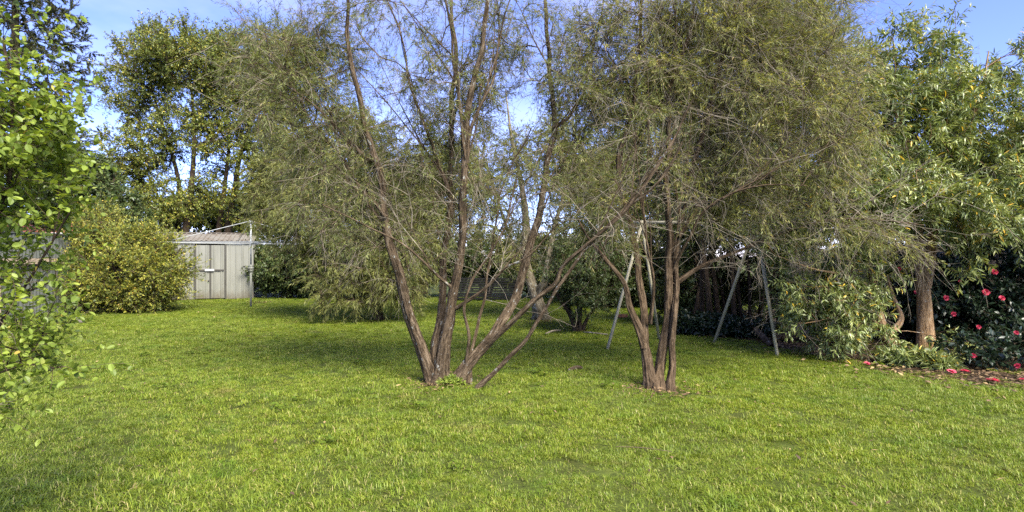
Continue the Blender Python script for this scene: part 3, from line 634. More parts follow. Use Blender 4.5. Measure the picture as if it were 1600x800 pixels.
grow_tree('bottlebrush_tree', 'big many stemmed bottlebrush spreading wide at the middle of the lawn', 'tree', A_stems, A_env, 730, 11, 'needle', 'bark_a', 'bottlebrush trees on the lawn', gap=0., gscale=1.7, wob=.035, limbs=58, limb_len=(1.2, 2.9), limb_out=.45, limb_z=(.9, 3.8), sprays=120,
          zmin=1.0, rise=.08, rt=.0034, rp_=.44, ntw=8, tlen=(.16, .40), droop=.06, nl=19, leaf=(.060, .0068), lang=.5, spread=.7, sides=28, rough=.15, stemname='stem', bare=2000, barelen=(.25, .65), stepst=.045, flare=.6, tr=.0021, wig=.15, lsp=.3)
B_stems = [
 (foot(1020, 607, S(6.65, (1009, 551), (1000, 521), (985, 483), (974, 445, -.05), (946, 406, -.1), (928, 380, -.15), (905, 340, -.2))), .075, .010),
 (S(6.65, (1007, 545), (1006, 491, .1), (998, 440, .2), (992, 385, .25), (981, 342, .3), (972, 296, .3), (969, 240, .3), (982, 192, .3), (991, 140, .3), (1000, 70, .3), (1010, -60, .3)), .05, .014),
 (foot(1029, 609, S(6.68, (1030, 580), (1036, 545), (1043, 504), (1048, 449), (1047, 385), (1043, 342), (1040, 280), (1046, 200), (1053, 120), (1076, 50), (1094, -50))), .07, .016),
 (foot(1045, 611, S(6.6, (1051, 572), (1051, 534), (1053, 491), (1053, 449, .1), (1060, 380, .15), (1075, 300, .2), (1091, 230, .2), (1112, 150, .2), (1140, 60, .2), (1165, -50, .2))), .05, .014),
 (S(6.65, (1016, 505), (1019, 440, -.2), (1016, 406, -.25), (1010, 360, -.3), (1000, 300, -.3)), .026, .008),
 (S(6.7, (1052, 445), (1098, 415, .1), (1158, 389, .2), (1226, 364, .2), (1290, 345, .1), (1360, 343, 0), (1440, 352, -.1)), .03, .007),
 (S(6.7, (1060, 370), (1110, 300, .1), (1160, 240, .2), (1220, 180, .2), (1270, 130, .2)), .032, .008),
 (S(6.75, (1048, 430), (1085, 350, -.3), (1130, 310, -.5), (1190, 290, -.6), (1260, 290, -.6)), .024, .006),
]
B_env = [E(985, 110, 7.0, 90, 130, .7, .9), E(1110, 110, 7.0, 110, 130, .8, 1.1), E(1210, 210, 6.8, 120, 120, .9, 1.1), E(1090, 290, 6.9, 95, 80, .6, .7), E(1270, 90, 6.9, 90, 90, .8, .9), E(1190, 330, 6.7, 100, 45, .6, .6), E(960, 330, 6.6, 60, 60, .5, .5), E(1330, 372, 6.7, 120, 36, .5, .8), E(1120, 20, 6.9, 170, 60, .9, .8), E(1310, 240, 6.7, 50, 90, .6, .5)]
grow_tree('bottlebrush_tree', 'feathery bottlebrush with three rough trunks in front of the swing frame', 'tree', B_stems, B_env, 740, 12, 'needle_b', 'bark_b', 'bottlebrush trees on the lawn', gap=-.12, gscale=1.6, wob=.03, limbs=46, limb_len=(1.3, 3.), limb_out=.35, sprays=110, spray_on=(5, 5, 5, 5, 2, 3, 6, 7), spray_z=(1.3, 2.6), limb_z=(1.2, 3.8),
          zmin=1.4, rise=.06, rt=.0034, rp_=.44, ntw=9, tlen=(.22, .50), droop=.13, nl=22, leaf=(.064, .0066), lang=.42, spread=.7, sides=28, rough=.17, stemname='stem', bare=2300, barelen=(.35, .95), stepst=.045, flare=.6, tr=.0022, wig=.15, lsp=.3)

# ------------------------------------------------------------------ right hand side: long leaved tree, thicket, camellia
R_stems = [
 (foot(1448, 556, S(8.7, (1446, 520), (1444, 470), (1441, 440), (1437, 410, .05), (1434, 370, .1), (1428, 300, .1), (1415, 230, .1), (1405, 150, .1), (1395, 60, .1))), .128, .008),
 (S(8.7, (1443, 448), (1451, 415, -.05), (1458, 370, -.1), (1475, 300, -.15), (1505, 230, -.2), (1530, 160, -.2), (1545, 80, -.2)), .10, .008),
 (S(8.65, (1430, 310), (1390, 260, -.3), (1340, 220, -.5), (1290, 190, -.6)), .045, .010),
 (S(8.6, (1472, 310), (1530, 280, -.4), (1590, 260, -.7)), .04, .010),
]
R_env = [E(1390, 190, 8.5, 115, 90, 1., 1.), E(1350, 300, 8.0, 100, 65, .8, 1.1), E(1500, 300, 8.1, 110, 70, .9, 1.), E(1420, 90, 8.6, 65, 60, .7, .8), E(1570, 200, 8.4, 90, 80, 1., 1.), E(1470, 30, 8.7, 22, 45, .3, .8), E(1480, 160, 8.9, 90, 60, .9, .8),
         E(1310, 240, 8.3, 60, 70, .6, .8), E(1350, 120, 8.7, 55, 55, .7, .7), E(1590, 350, 7.9, 55, 40, .5, .7), E(1510, 400, 8.0, 40, 35, .4, .35), E(1600, 90, 8.8, 40, 50, .6, .7), E(1700, 230, 8.6, 120, 130, 1.1, .6)]
grow_tree('broadleaf_tree', 'thick trunked tree with long glossy leaves, a few yellow, beside the camellia', 'tree', R_stems, R_env, 660, 21, 'laurel', 'bark_r', gap=-.22, gscale=1.1,
          zmin=2.0, rise=.03, rt=.004, rp_=.45, ntw=7, tlen=(.18, .36), droop=.16, nl=22, leaf=(.097, .0195), shape='long', lang=.62, upn=.55, spread=.8, sides=24, rough=.06, stemname='trunk', stepst=.06, flare=.25, solo=300, bare=160, lsp=.3)
T_stems = [
 (foot(1408, 562, S(8.5, (1395, 545), (1385, 525), (1373, 490), (1370, 470, .05), (1362, 430, .1), (1350, 390, .1))), .085, .03),
 (S(8.5, (1385, 525), (1408, 500, .2), (1398, 470, .3), (1385, 430, .3)), .06, .02),
 (S(8.5, (1366, 450), (1320, 430, -.2), (1270, 420, -.3), (1215, 400, -.3)), .03, .008),
 (S(8.5, (1380, 515), (1350, 490, -.15), (1318, 488, -.25), (1285, 500, -.3), (1258, 505, -.35)), .024, .006),
]
T_env = [E(1310, 490, 8.3, 80, 52, .5, 1.), E(1265, 450, 8.4, 45, 40, .4, .7), E(1345, 420, 8.5, 65, 45, .5, .8), E(1225, 360, 8.5, 60, 50, .4, .8), E(1460, 575, 8.1, 70, 14, .25, .6), E(1400, 530, 8.1, 40, 30, .2, .35), E(1500, 545, 8.3, 40, 25, .25, .5)]
grow_tree('leaning_tree', 'low leaning tree with drooping long leaves between swing frame and thick trunk', 'tree', T_stems, T_env, 195, 22, 'laurel', 'bark_r', gap=-.3, gscale=1.2,
          zmin=.15, rt=.0035, rp_=.45, ntw=6, tlen=(.15, .34), droop=.16, nl=14, leaf=(.088, .020), shape='long', lang=.6, upn=.5, sides=16, rough=.08, stemname='trunk', stepst=.06, solo=200, bare=120)
# camellia with red blooms
def auto_stems(base, n, spread, h, r0, r1, seed, z0=0.):
    g = np.random.default_rng(seed); o = []
    for i in range(n):
        a = 6.283*i/n+g.uniform(-.4, .4); q = spread*g.uniform(.4, 1); d = np.array((math.cos(a), math.sin(a), 0)); hh = h*g.uniform(.75, 1.05)
        b = np.array(base)+d*min(.12, spread*.12)*g.uniform(.3, 1); b[2] = 0
        o.append(([b, b+d*q*.25+np.array((0, 0, hh*.35)), b+d*q*.65+np.array((0, 0, hh*.7)), b+d*q+np.array((0, 0, hh))], r0*g.uniform(.7, 1.1), r1))
    return o
CAM_E = [E(1530, 500, 9.6, 120, 95, 1.0, 1.), E(1600, 440, 9.9, 130, 110, 1.1, 1.), E(1440, 470, 10.0, 75, 90, .6, .8), E(1570, 560, 8.7, 90, 40, .6, .8), E(1535, 552, 7.8, 70, 30, .35, 1.4), E(1615, 545, 7.75, 80, 42, .4, 1.4), E(1720, 480, 9.6, 120, 120, 1.1, .7), E(1400, 420, 10.1, 70, 60, .5, .6)]
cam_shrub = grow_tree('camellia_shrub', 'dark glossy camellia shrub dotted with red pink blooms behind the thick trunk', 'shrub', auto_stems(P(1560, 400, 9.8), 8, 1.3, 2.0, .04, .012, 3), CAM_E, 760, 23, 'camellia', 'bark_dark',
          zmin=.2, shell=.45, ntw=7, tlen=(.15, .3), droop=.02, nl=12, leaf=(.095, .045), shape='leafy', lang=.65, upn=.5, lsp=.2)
k = NT('pink_petal'); M['petal'] = k.done(k.ramp(k.attr('v'), [(0, (.36, .012, .035)), (.6, (.55, .045, .090)), (1, (.68, .15, .21))]), .5, None, .2, .3)
k = NT('faded_petal'); M['petal_pale'] = k.done(k.ramp(k.attr('v'), [(0, (.60, .05, .12)), (.6, (.74, .13, .20)), (1, (.80, .28, .33))]), .5, None, .2, .3)
def bloom_mesh(name, mat, seed, r=.05):
    g = np.random.default_rng(seed); pos, d, nr, L, W, v = [], [], [], [], [], []
    for ring, (n, tilt, ln) in enumerate(((7, .25, 1.), (7, .6, .9), (6, .95, .7), (5, 1.25, .5))):
        for i in range(n):
            a = 6.283*(i+.5*ring)/n+g.uniform(-.15, .15); t = tilt+g.uniform(-.12, .12)
            d.append((math.cos(a)*math.cos(t), math.sin(a)*math.cos(t), math.sin(t))); nr.append((-math.cos(a)*math.sin(t), -math.sin(a)*math.sin(t), math.cos(t)))
            pos.append((0, 0, .004*ring)); L.append(r*ln*g.uniform(.9, 1.1)); W.append(r*ln*.95); v.append(g.uniform(0, 1))
    o = leaves(name, np.array(pos), np.array(d), np.array(nr), np.array(L), np.array(W), 'oval', mat, None, np.array(v), rel=False); C.objects.unlink(o); return o.data
bm_red = [bloom_mesh('bloom', M['petal'], s) for s in (1, 2, 3)]; bm_pale = [bloom_mesh('fallen_bloom', M['petal_pale'], s, .055) for s in (5, 6)]
def front(px, py):                       # nearest camellia surface along the line of sight
    best = None
    for c, r, _ in CAM_E:
        for d in np.arange(7.5, 11, .03):
            if np.sum(((P(px, py, d)-c)/r)**2) < 1.0: best = d if best is None else min(best, d); break
    return (best or 9.2)
for i, (px, py, s) in enumerate(((1377, 382, .9), (1405, 420, .7), (1553, 425, 1.05), (1478, 466, .9), (1540, 457, 1.1), (1565, 466, .9), (1490, 491, .8), (1529, 511, .7), (1432, 457, .8), (1590, 572, .8), (1521, 556, .7), (1588, 520, .6), (1500, 440, .5), (1355, 470, .5))):
    d = front(px, py)-.12; p = P(px, py, d); o = bpy.data.objects.new('bloom', bm_red[i % 3]); C.objects.link(o); o.parent = cam_shrub
    o.location = Vector(p)-cam_shrub.location; o.scale = (s*1.0,)*3
    o.rotation_euler = (Vector((0, 0, 0))-Vector(p)+Vector((rng.normal()*3, rng.normal()*3, 4))).to_track_quat('Z', 'Y').to_euler()
for px, py, s, lab in ((1355, 568, .75, 'small fallen pink bloom on dark soil left of the thick trunk'), (1487, 581, 1., 'fallen pink bloom on the bed edge nearest the thick trunk, left of a pair'), (1508, 581, 1.1, 'fallen pink bloom, right one of the pair beside the thick trunk'),
                       (1552, 596, 1.3, 'largest fallen pale pink bloom on the lawn edge by the camellia'), (1597, 594, .9, 'fallen pink bloom at the bed edge by the right border of the photo')):
    o = bpy.data.objects.new('fallen_bloom', bm_pale[len(lab) % 2]); C.objects.link(o); p = G(px, py+4); o.location = (p[0], p[1], .035); o.scale = (s*1.1, s*1.1, s*.6); o.rotation_euler = (R(-12), .2, px)
    tag(o, lab, 'flower', 'fallen camellia blooms')

# ------------------------------------------------------------------ middle distance shrubs and trees
W_stems = [(foot(592, 500, S(13.4, (588, 470), (580, 420), (570, 360), (560, 280), (552, 200))), .11, .02), (S(13.4, (590, 485), (575, 475, .2), (550, 468, .1), (520, 462, 0), (490, 455, -.1)), .05, .012),
           (S(13.4, (592, 488), (610, 455, -.2), (625, 420, -.4), (640, 370, -.5)), .05, .012), (S(13.4, (590, 470), (560, 420, .3), (530, 370, .4), (505, 310, .4)), .05, .012)]
W_env = [E(520, 330, 13.3, 85, 75, 1.2, 1.), E(590, 300, 13.6, 80, 110, 1.2, .8), E(570, 430, 13., 90, 48, .9, 1.2), E(620, 400, 13.2, 70, 70, .9, .9), E(530, 470, 12.9, 42, 32, .5, .7), E(470, 370, 13.5, 50, 45, .8, .6), E(640, 480, 13., 35, 22, .4, .5), E(480, 280, 13.8, 60, 40, .8, .5), E(440, 330, 13.8, 55, 60, .8, .5), E(470, 210, 14, 60, 50, .9, .4)]
grow_tree('weeping_tree', 'dense olive weeping tree with foliage near the ground behind the left bottlebrush', 'tree', W_stems, W_env, 720, 31, 'weep', 'bark_dark', gap=-.3, zmin=.3, ntw=9, tlen=(.25, .55), droop=.28, nl=18, leaf=(.10, .014), lang=.4, rt=.005, sides=12, stemname='trunk', tr=.004, bare=300, step=.25)
D_stems = [(foot(846, 500, S(13.2, (842, 480), (836, 460), (826, 430), (820, 400), (822, 350), (815, 290), (800, 220), (790, 140))), .165, .012), (S(13.2, (838, 462), (850, 440, -.2), (858, 400, -.3), (868, 350, -.3), (885, 290, -.3), (905, 220, -.3)), .10, .01),
           (S(13.2, (830, 440), (810, 420, .2), (800, 380, .3), (780, 320, .4), (760, 250, .4)), .08, .01)]
D_env = [E(830, 250, 13.6, 120, 70, 1.6, .8), E(760, 330, 13.8, 70, 60, 1.2, .8), E(900, 330, 13.4, 70, 80, 1.1, .9), E(830, 390, 13.3, 60, 40, .8, .7), E(700, 290, 14.2, 80, 80, 1.2, .7), E(930, 200, 13.8, 70, 90, 1.1, .7)]
grow_tree('pale_trunk_tree', 'old tree with thick pale twisted trunk far behind the two bottlebrushes', 'tree', D_stems, D_env, 480, 32, 'weep', 'bark_pale', gap=-.1, zmin=1.0, ntw=8, tlen=(.3, .6), droop=.18, nl=20, leaf=(.10, .015), lang=.45, rt=.006, sides=20, rough=.12, stemname='trunk', tr=.004, bare=300, step=.25, flare=.45)
E_stems = auto_stems(G(905, 518), 5, .75, 1.0, .055, .015, 7)
grow_tree('small_tree', 'small round dark leaved tree with forked trunk right of the pale trunk', 'tree', E_stems, [E(918, 440, 11.3, 62, 48, .75, 1.), E(880, 410, 11.4, 45, 45, .5, .7), E(940, 380, 11.5, 60, 50, .6, .6)], 240, 33, 'dark', 'bark_dark', zmin=.45, ntw=8, tlen=(.15, .35), droop=.06, nl=20, leaf=(.065, .016), shape='leafy', rt=.004, sides=12, stemname='trunk', tr=.003)
# dark screen of trunks and foliage behind the swing frame
g_ = np.random.default_rng(8)
H_stems = []
for px in (1082, 1098, 1112, 1124, 1136, 1148, 1160, 1172, 1186, 1200, 1216):
    d = 11.3+g_.uniform(-.5, .8); b = P(px, 400, d); b[2] = 0; x0 = g_.uniform(-30, 30); x1 = g_.uniform(-45, 45); d += g_.uniform(-.3, .3)
    H_stems.append(([b, P(px+x0*.5, 440, d), P(px+x0, 390, d+.1), P(px+x1, 300, d+.2), P(px+x1*1.6, 210, d+.3)], g_.uniform(.035, .075), .02))
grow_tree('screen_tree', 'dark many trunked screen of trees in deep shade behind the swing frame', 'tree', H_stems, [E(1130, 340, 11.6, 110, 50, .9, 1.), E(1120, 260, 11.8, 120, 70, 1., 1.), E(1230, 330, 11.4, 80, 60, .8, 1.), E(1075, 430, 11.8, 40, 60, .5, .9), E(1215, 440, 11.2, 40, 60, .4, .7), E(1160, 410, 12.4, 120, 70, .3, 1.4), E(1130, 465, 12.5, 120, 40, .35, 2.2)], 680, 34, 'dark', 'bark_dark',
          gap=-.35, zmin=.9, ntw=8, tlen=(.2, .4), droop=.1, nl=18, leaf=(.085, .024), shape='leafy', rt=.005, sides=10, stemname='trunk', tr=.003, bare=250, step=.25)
# ------------------------------------------------------------------ left side
grow_tree('golden_shrub', 'big rounded shrub with yellow green tips left of the cream shed', 'shrub', auto_stems(P(205, 400, 15.4), 12, 1.3, 1.9, .04, .012, 5), [E(205, 425, 15.3, 85, 58, 1.2, 1.), E(155, 375, 15.5, 40, 50, .8, .9), E(255, 428, 15.5, 30, 44, .8, .9), E(150, 450, 15.0, 45, 34, .7, .6), E(225, 385, 15.6, 45, 35, .8, .8)], 620, 41, 'golden', 'bark_dark', zmin=.15, rise=.06, vbias=.08, gap=.02, gscale=1.6,
          shell=.4, ntw=8, tlen=(.22, .72), droop=-.10, nl=18, leaf=(.07, .026), shape='leafy', lang=.5, spread=.55, tr=.004, rt=.004, step=.22, tips=.5)
N_g = 'tall trees behind the shed'
def trees_behind(label, stems, env, n, seed, **kw):
    a = dict(gap=.0, gscale=.75, zmin=2.0, ntw=8, tlen=(.35, .85), droop=.05, nl=20, leaf=(.105, .042), shape='leafy', lang=.6, upn=.3, rt=.012, rp_=.42, sides=12, stemname='trunk', tr=.008, step=.4, rise=.05); a.update(kw)
    return grow_tree('tall_tree', label, 'tree', stems, env, n, seed, kw.pop('leafkey', 'back') if 'leafkey' in kw else 'back', 'bark_dark', N_g, **{k_: v_ for k_, v_ in a.items() if k_ != 'leafkey'})
def gd(x, d): p = P(x, 400, d); p[2] = 0; return p
trees_behind('tall leafy tree behind the left half of the shed with paired trunks', [([gd(286, 25)]+S(25, (290, 364), (297, 310), (303, 230), (300, 150), (290, 70)), .24, .02), ([gd(280, 25.4)]+S(25.4, (278, 363), (280, 290), (262, 220), (240, 150), (225, 90)), .20, .02), ([gd(272, 25)]+S(25, (256, 340), (235, 280), (205, 230)), .12, .03)],
             [E(290, 90, 25, 70, 55, 1.9, 1.), E(215, 130, 25.5, 52, 80, 1.5, 1.), E(225, 235, 25, 60, 45, 1.4, .8), E(300, 190, 25, 50, 55, 1.4, .6), E(265, 310, 24.8, 50, 40, 1., .7), E(190, 290, 25, 50, 50, 1.3, .9), E(245, 335, 24.6, 45, 28, 1., 1.1), E(310, 310, 25.4, 38, 40, .9, .9)], 700, 42)
trees_behind('tall leafy tree behind the right half of the shed with forking trunks', [([gd(352, 26)]+S(26, (356, 366), (366, 300), (374, 250), (395, 180), (410, 100)), .26, .02), ([gd(340, 26)]+S(26, (342, 360), (350, 300), (358, 220), (352, 150), (345, 80)), .19, .02)],
             [E(370, 110, 26, 70, 70, 1.9, 1.), E(410, 200, 25.6, 70, 75, 1.6, 1.), E(340, 190, 26, 50, 60, 1.4, .6), E(440, 120, 26.2, 60, 80, 1.7, .8), E(420, 290, 25.6, 55, 50, 1.4, .8), E(350, 300, 25.6, 40, 40, 1.1, .5), E(330, 255, 26.2, 38, 38, 1., .8), E(400, 335, 25.6, 45, 30, 1., 1.)], 700, 43)
grow_tree('dark_conifer', 'tall dark conifer with flat layered boughs at the top left of the photo', 'tree', [([gd(25, 30)]+S(30, (25, 200), (24, 60), (24, -120)), .32, .12)],
          [E(30+x, y, 30, rx, ry, 3.2, 1.) for x, y, rx, ry in ((0, 236, 112, 9), (8, 205, 120, 8), (-8, 166, 126, 9), (12, 128, 118, 8), (-6, 92, 122, 9), (6, 56, 112, 8), (-5, 20, 112, 8), (-5, -14, 100, 8), (0, -46, 95, 8))], 480, 44, 'conifer', 'bark_dark',
          zmin=2.5, ntw=9, tlen=(.3, .65), droop=.0, spread=.32, nl=28, leaf=(.15, .034), lang=.35, rt=.008, sides=10, stemname='trunk', tr=.008, step=.45, ang=.1, bf=.05)
def bush(name, label, cat, px, d, env, n, seed, leafkey, group=None, st=(7, 1.2, 1.8, .05), **kw):
    a = dict(zmin=.15, shell=.3, ntw=8, tlen=(.25, .5), droop=.06, nl=16, leaf=(.11, .045), shape='leafy', lang=.6, rt=.006, tr=.005, step=.35); a.update(kw)
    return grow_tree(name, label, cat, auto_stems(gd(px, d), st[0], st[1], st[2], st[3], .015, seed), env, n, seed, leafkey, 'bark_dark', group, **a)
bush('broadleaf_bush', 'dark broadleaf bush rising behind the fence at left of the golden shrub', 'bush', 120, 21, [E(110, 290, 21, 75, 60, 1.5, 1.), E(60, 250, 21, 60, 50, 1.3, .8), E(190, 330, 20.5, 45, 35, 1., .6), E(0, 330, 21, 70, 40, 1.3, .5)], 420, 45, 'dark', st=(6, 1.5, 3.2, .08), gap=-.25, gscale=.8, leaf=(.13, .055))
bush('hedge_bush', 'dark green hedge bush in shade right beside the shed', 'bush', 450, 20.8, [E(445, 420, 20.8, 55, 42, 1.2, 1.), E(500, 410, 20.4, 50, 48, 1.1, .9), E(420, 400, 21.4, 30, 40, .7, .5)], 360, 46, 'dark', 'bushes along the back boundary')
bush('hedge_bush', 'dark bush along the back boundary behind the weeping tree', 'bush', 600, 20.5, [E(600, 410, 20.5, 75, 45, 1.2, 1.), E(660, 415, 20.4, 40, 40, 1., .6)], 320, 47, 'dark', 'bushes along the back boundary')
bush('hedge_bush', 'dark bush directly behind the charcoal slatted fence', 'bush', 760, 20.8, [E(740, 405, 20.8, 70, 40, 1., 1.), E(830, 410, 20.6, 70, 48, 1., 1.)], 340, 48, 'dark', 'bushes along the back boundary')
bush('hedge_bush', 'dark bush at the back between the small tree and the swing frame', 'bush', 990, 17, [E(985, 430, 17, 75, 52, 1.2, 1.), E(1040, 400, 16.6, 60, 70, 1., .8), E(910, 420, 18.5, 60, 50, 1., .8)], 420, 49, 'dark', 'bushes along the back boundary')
BT = 'trees beyond the back boundary'
def belt(label, px, d, env, n, seed, leafkey, **kw):
    a = dict(gap=-.15, gscale=.6, zmin=1.5, shell=.2, ntw=8, tlen=(.3, .7), droop=.10, nl=16, leaf=(.15, .045), shape='leafy', lang=.5, rt=.010, rp_=.42, tr=.007, step=.4, sides=10, stemname='trunk', rise=.04); a.update(kw)
    return grow_tree('backdrop_tree', label, 'tree', auto_stems(gd(px, d), 3, 1.0, 3.6, .15, .04, seed), env, n, seed, leafkey, 'bark_dark', BT, **a)
belt('olive tree beyond the boundary right of the shed roof', 480, 22, [E(470, 290, 22, 75, 80, 1.8, 1.), E(540, 230, 22, 60, 70, 1.5, .6), E(435, 330, 21.5, 50, 38, 1., .8)], 480, 61, 'weep', leaf=(.16, .03))
belt('loose olive tree beyond the boundary seen through the left bottlebrush', 660, 23, [E(640, 320, 23, 80, 65, 1.8, 1.), E(700, 260, 23, 60, 60, 1.4, .4)], 320, 62, 'back')
grow_tree('backdrop_tree', 'tall feathery tree rising behind the right bottlebrush', 'tree', auto_stems(gd(1080, 15.5), 5, 2.0, 5.5, .14, .05, 63), [E(1030, 190, 15.5, 80, 130, 1.5, 1.), E(1140, 160, 15.4, 110, 140, 1.6, 1.), E(1240, 130, 15.2, 95, 130, 1.5, 1.), E(1000, 330, 15.5, 70, 60, 1.1, .8), E(1150, 30, 15.4, 150, 80, 1.6, .8), E(1200, 300, 15., 100, 60, 1.1, .9)], 820, 63, 'weep', 'bark_dark', BT,
          gap=-.25, gscale=.7, zmin=1.6, ntw=9, tlen=(.35, .75), droop=.15, nl=26, leaf=(.11, .017), lang=.45, rt=.007, rp_=.42, tr=.005, step=.35, sides=10, stemname='trunk', rise=.05)
belt('sunlit lime green tree glimpsed between the two bottlebrushes', 965, 21, [E(965, 260, 21, 45, 45, 1.2, 1.), E(985, 320, 21, 45, 40, 1., .7), E(920, 290, 21.3, 40, 50, 1., .7)], 260, 64, 'lime')
belt('tall green tree behind the long leaved tree at right', 1420, 17, [E(1400, 300, 17, 110, 110, 1.8, 1.), E(1520, 330, 16.5, 120, 90, 1.8, 1.), E(1650, 300, 16.5, 110, 110, 1.8, .7), E(1300, 350, 17, 80, 90, 1.5, .9), E(1340, 230, 17, 60, 80, 1.4, .7)], 520, 65, 'laurel', leaf=(.17, .05))
belt('leafy tree far beyond the shed roof between the tall trunks', 330, 33, [E(320, 335, 33, 80, 32, 2., 1.), E(400, 330, 33, 50, 36, 1.8, 1.)], 300, 66, 'back', leaf=(.18, .08), zmin=.8)
# ------------------------------------------------------------------ near shrub at the left edge
S_stems = [([np.array((-2.85, 2.75, 0)), P(-80, 560, 2.7), P(-40, 420, 2.65), P(10, 300, 2.6), P(20, 180, 2.6), P(5, 60, 2.6)], .022, .006),
           ([np.array((-2.80, 2.80, 0)), P(-70, 600, 2.75), P(-10, 520, 2.7), P(50, 430, 2.65), P(110, 330, 2.6)], .018, .004), ([np.array((-2.9, 2.7, 0)), P(-110, 500, 2.7), P(-60, 330, 2.7), P(-40, 160, 2.7), P(-60, 20, 2.7)], .02, .006),
           ([np.array((-2.82, 2.7, 0)), P(-90, 640, 2.65), P(-40, 600, 2.6), P(40, 570, 2.55), P(85, 575, 2.5)], .012, .003), ([np.array((-2.78, 2.85, 0)), P(-60, 560, 2.8), P(0, 480, 2.8), P(80, 440, 2.75)], .014, .004)]
S_env = [E(10, 220, 2.6, 70, 85, .35, 1.), E(60, 190, 2.55, 65, 35, .2, .6), E(20, 320, 2.6, 70, 50, .3, .65), E(115, 300, 2.5, 60, 14, .12, .8), E(5, 420, 2.65, 75, 40, .3, .28), E(100, 440, 2.55, 45, 22, .12, .6), E(10, 530, 2.6, 75, 40, .3, .6), E(75, 575, 2.45, 36, 8, .08, 1.2), E(0, 630, 2.6, 40, 30, .2, .5), E(5, 40, 2.6, 26, 50, .2, .4), E(60, 115, 2.5, 30, 8, .1, .8), E(-70, 300, 2.7, 60, 220, .4, .12)]
grow_tree('arching_shrub', 'round leaved arching shrub spilling in at the near left edge', 'shrub', S_stems, S_env, 225, 71, 'round', 'bark_dark', oddp=.006, zmin=.5, rt=.0016, rp_=.45, ntw=4, tlen=(.12, .34), droop=.03, wig=.09, nl=13, leaf=(.033, .020), shape='oval', lang=.68, upn=.6, spread=.6, sides=10, stepst=.05, step=.08, tr=.0014, solo=300, bare=30, barelen=(.15, .3), lsp=.25, flare=.1, tips=.75)

# ------------------------------------------------------------------ small things on the ground
def drift(name, n, seed, area, L, W, mat, label, z=(.006, .03), cat='leaf litter'):
    g = np.random.default_rng(seed); p = area(g, n); m = len(p); a = g.uniform(0, 6.283, m)
    pos = np.column_stack([p, g.uniform(*z, m)]); d = np.column_stack([np.cos(a), np.sin(a), g.normal(0, .2, m)]); nr = np.array((0, 0, 1.))+g.normal(0, .35, (m, 3))
    o = leaves(name, pos, d, nr, L*g.uniform(.6, 1.2, m), W*g.uniform(.6, 1.2, m), 'leafy', mat, None, g.uniform(0, 1, m)); return tag(o, label, cat, kind='stuff')
M['litter'] = leaf_mat('dead_leaf', [(0, (.045, .026, .014)), (.5, (.115, .070, .035)), (.85, (.21, .14, .07)), (1, (.36, .26, .11))], .7, .1)
def bed_area(g, n):
    x = g.uniform(2.8, 9.5, n); y = g.uniform(6.3, 11.5, n); k_ = in_poly(x, y, BED); return np.column_stack([x, y])[k_]
drift('leaf_litter', 15000, 1, bed_area, .075, .028, M['litter'], 'brown dead leaves covering the dark soil under the right hand trees')
def edge_area(g, n):
    t = g.uniform(0, 8, n); i = t.astype(int); f = (t-i)[:, None]; p = BED[i]*(1-f)+BED[i+1]*f; return p+np.column_stack([g.normal(0, .25, n), -np.abs(g.normal(0, .55, n))])
drift('scattered_leaves', 260, 2, edge_area, .08, .03, M['litter'], 'dry leaves scattered over the lawn edge beside the garden bed', z=(.035, .055))
def lawn_area(g, n):
    y = g.uniform(3.2, 16, n)**1.0; x = g.uniform(-.95, .95, n)*y; return np.column_stack([x, y])
drift('lawn_debris', 520, 4, lawn_area, .055, .02, M['litter'], 'small brown fallen leaves dotted thinly over the whole lawn', z=(.03, .05))
def under_area(g, n): 
    c = np.array([G(685, 602)[:2], G(1030, 612)[:2], G(850, 503)[:2], G(400, 474)[:2]])[g.integers(0, 4, n)]; return c+g.normal(0, .24, (n, 2))
drift('trunk_litter', 900, 3, under_area, .07, .018, M['litter'], 'dry twigs and leaves fallen around the foot of the trunks', z=(.02, .045))
M['stone'] = plain_mat('grey_stone', (.085, .075, .06), .85, .3, 9, bump=.6); M['brick'] = plain_mat('orange_brick', (.42, .16, .07), .85, .2, 9, bump=.4); M['log'] = plain_mat('rotting_log', (.17, .095, .05), .9, .4, 10, bump=.8, stretch=(.2, 1, 1))
def lump(name, label, cat, loc, r, mat, seed, sc=(1, 1, 1)):
    bm = bmesh.new(); bmesh.ops.create_icosphere(bm, subdivisions=3, radius=1)
    for v in bm.verts:
        f = 1+.28*mnoise.noise(v.co*1.3+Vector((seed*7, 0, 0)))+.10*mnoise.noise(v.co*4); v.co = Vector((v.co.x*sc[0], v.co.y*sc[1], v.co.z*sc[2]))*f*r
    me = bpy.data.meshes.new(name); bm.to_mesh(me); bm.free(); me.materials.append(mat); me.polygons.foreach_set('use_smooth', np.ones(len(me.polygons), bool))
    o = bpy.data.objects.new(name, me); C.objects.link(o); o.location = loc; return tag(o, label, cat)
p = G(122, 505); lump('rock', 'rounded grey brown rock on the lawn in front of the golden shrub', 'rock', (p[0], p[1], .05), .11, M['stone'], 1, (1.2, 1, .8))
p = G(973, 497); b = MB().box((-.11, -.05, 0), (.11, .05, .075)).build('brick', M['brick'], None, .006); b.location = (p[0], p[1], .02); b.rotation_euler = (0, 0, .4); tag(b, 'lone orange brick lying on the grass behind the swing frame', 'brick')
def stick(name, label, cat, pts, r, mat, sides=8, seed=1):
    g = np.random.default_rng(seed); Q = catmull(pts, .04); u = np.linspace(-1, 1, len(Q)); rr = r*(1-.35*np.abs(u)**3)
    V, T, B = tube_arrays(Q, rr, sides, g, .15); o = empty(name, tuple(Q[0]), label, cat); C.objects.unlink(o); bpy.data.objects.remove(o)
    me_o = mesh_np(name, V-np.array((*Q[0][:2], 0)), T, mat, None, vec=B, smooth=True); me_o.location = (*Q[0][:2], 0); return tag(me_o, label, cat)
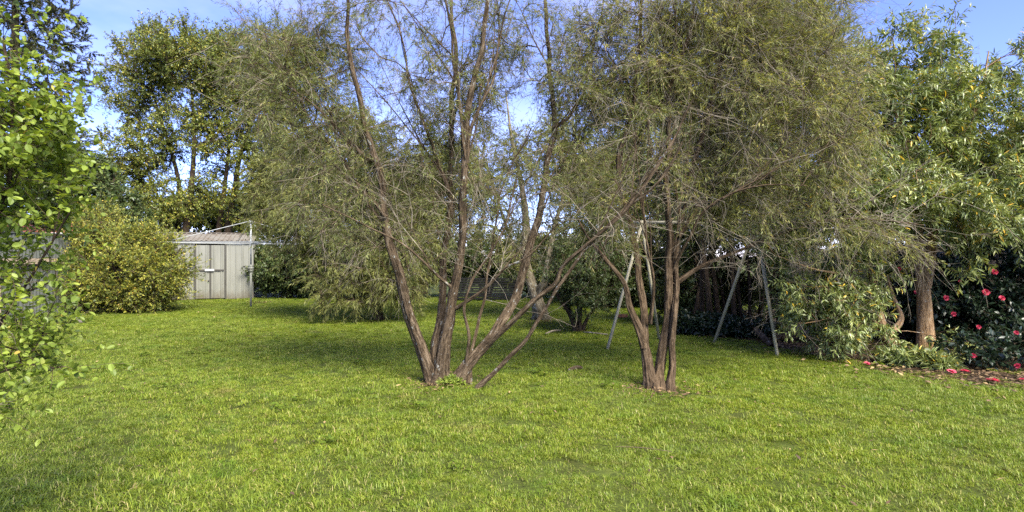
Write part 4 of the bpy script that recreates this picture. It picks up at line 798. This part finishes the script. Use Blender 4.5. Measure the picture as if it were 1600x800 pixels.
def gz(x, y, z): p = G(x, y); p[2] = z; return p
stick('fallen_log', 'reddish brown fallen log lying right behind the right swing leg', 'log', [gz(1205, 535, .10), gz(1240, 534, .11), gz(1290, 540, .10), gz(1330, 545, .09)], .075, M['bark_a'], 14, 2)
stick('fallen_log', 'thin log tilted up from the soil between the swing legs', 'log', [gz(1206, 544, .04), gz(1190, 535, .12), gz(1168, 523, .30)], .05, M['bark_a'], 12, 3)
stick('bark_piece', 'curled strip of bark on the lawn between the two bottlebrushes', 'bark', [gz(888, 582, .03), gz(900, 580, .05), gz(910, 579, .035)], .022, M['bark_a'], 7, 4)
stick('stick', 'short dead stick on the grass left of the small forked tree', 'stick', [gz(852, 524, .03), gz(864, 522, .06), gz(876, 519, .04)], .02, M['twig'], 7, 5)
stick('stick', 'long thin pale stick lying between small tree and left swing leg', 'stick', [gz(912, 521, .03), gz(930, 524, .045), gz(950, 525, .03)], .014, M['twig'], 6, 6)
stick('stick', 'long straw coloured twig across the near lawn below the right bottlebrush', 'stick', [gz(962, 708, .05), gz(1005, 711, .055), gz(1050, 714, .04)], .003, M['twig_brown'], 5, 7)
# low ivy under the dark screen, weeds at the trunk feet
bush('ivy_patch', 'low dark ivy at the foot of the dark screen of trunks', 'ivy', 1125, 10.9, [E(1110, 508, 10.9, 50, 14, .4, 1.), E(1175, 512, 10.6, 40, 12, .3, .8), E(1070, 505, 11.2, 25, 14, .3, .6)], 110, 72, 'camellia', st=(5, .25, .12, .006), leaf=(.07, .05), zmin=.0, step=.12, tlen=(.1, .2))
bush('weed_clump', 'small dark weed clump between the feet of the left bottlebrush stems', 'weed', 703, 6.62, [E(703, 598, 6.62, 16, 7, .08, 1.)], 14, 73, 'round', st=(4, .06, .08, .003), leaf=(.05, .014), zmin=.0, step=.03, tlen=(.03, .07), rt=.001, tr=.001)
bush('fern_clump', 'green fern like shoots growing at the foot of the thick trunk', 'plant', 1440, 7.9, [E(1412, 566, 7.95, 36, 14, .2, 1.), E(1465, 574, 7.7, 30, 14, .2, 1.)], 50, 74, 'laurel', st=(6, .3, .25, .006), leaf=(.11, .02), shape='long', zmin=.0, step=.06, tlen=(.08, .18), rt=.002, tr=.0015)
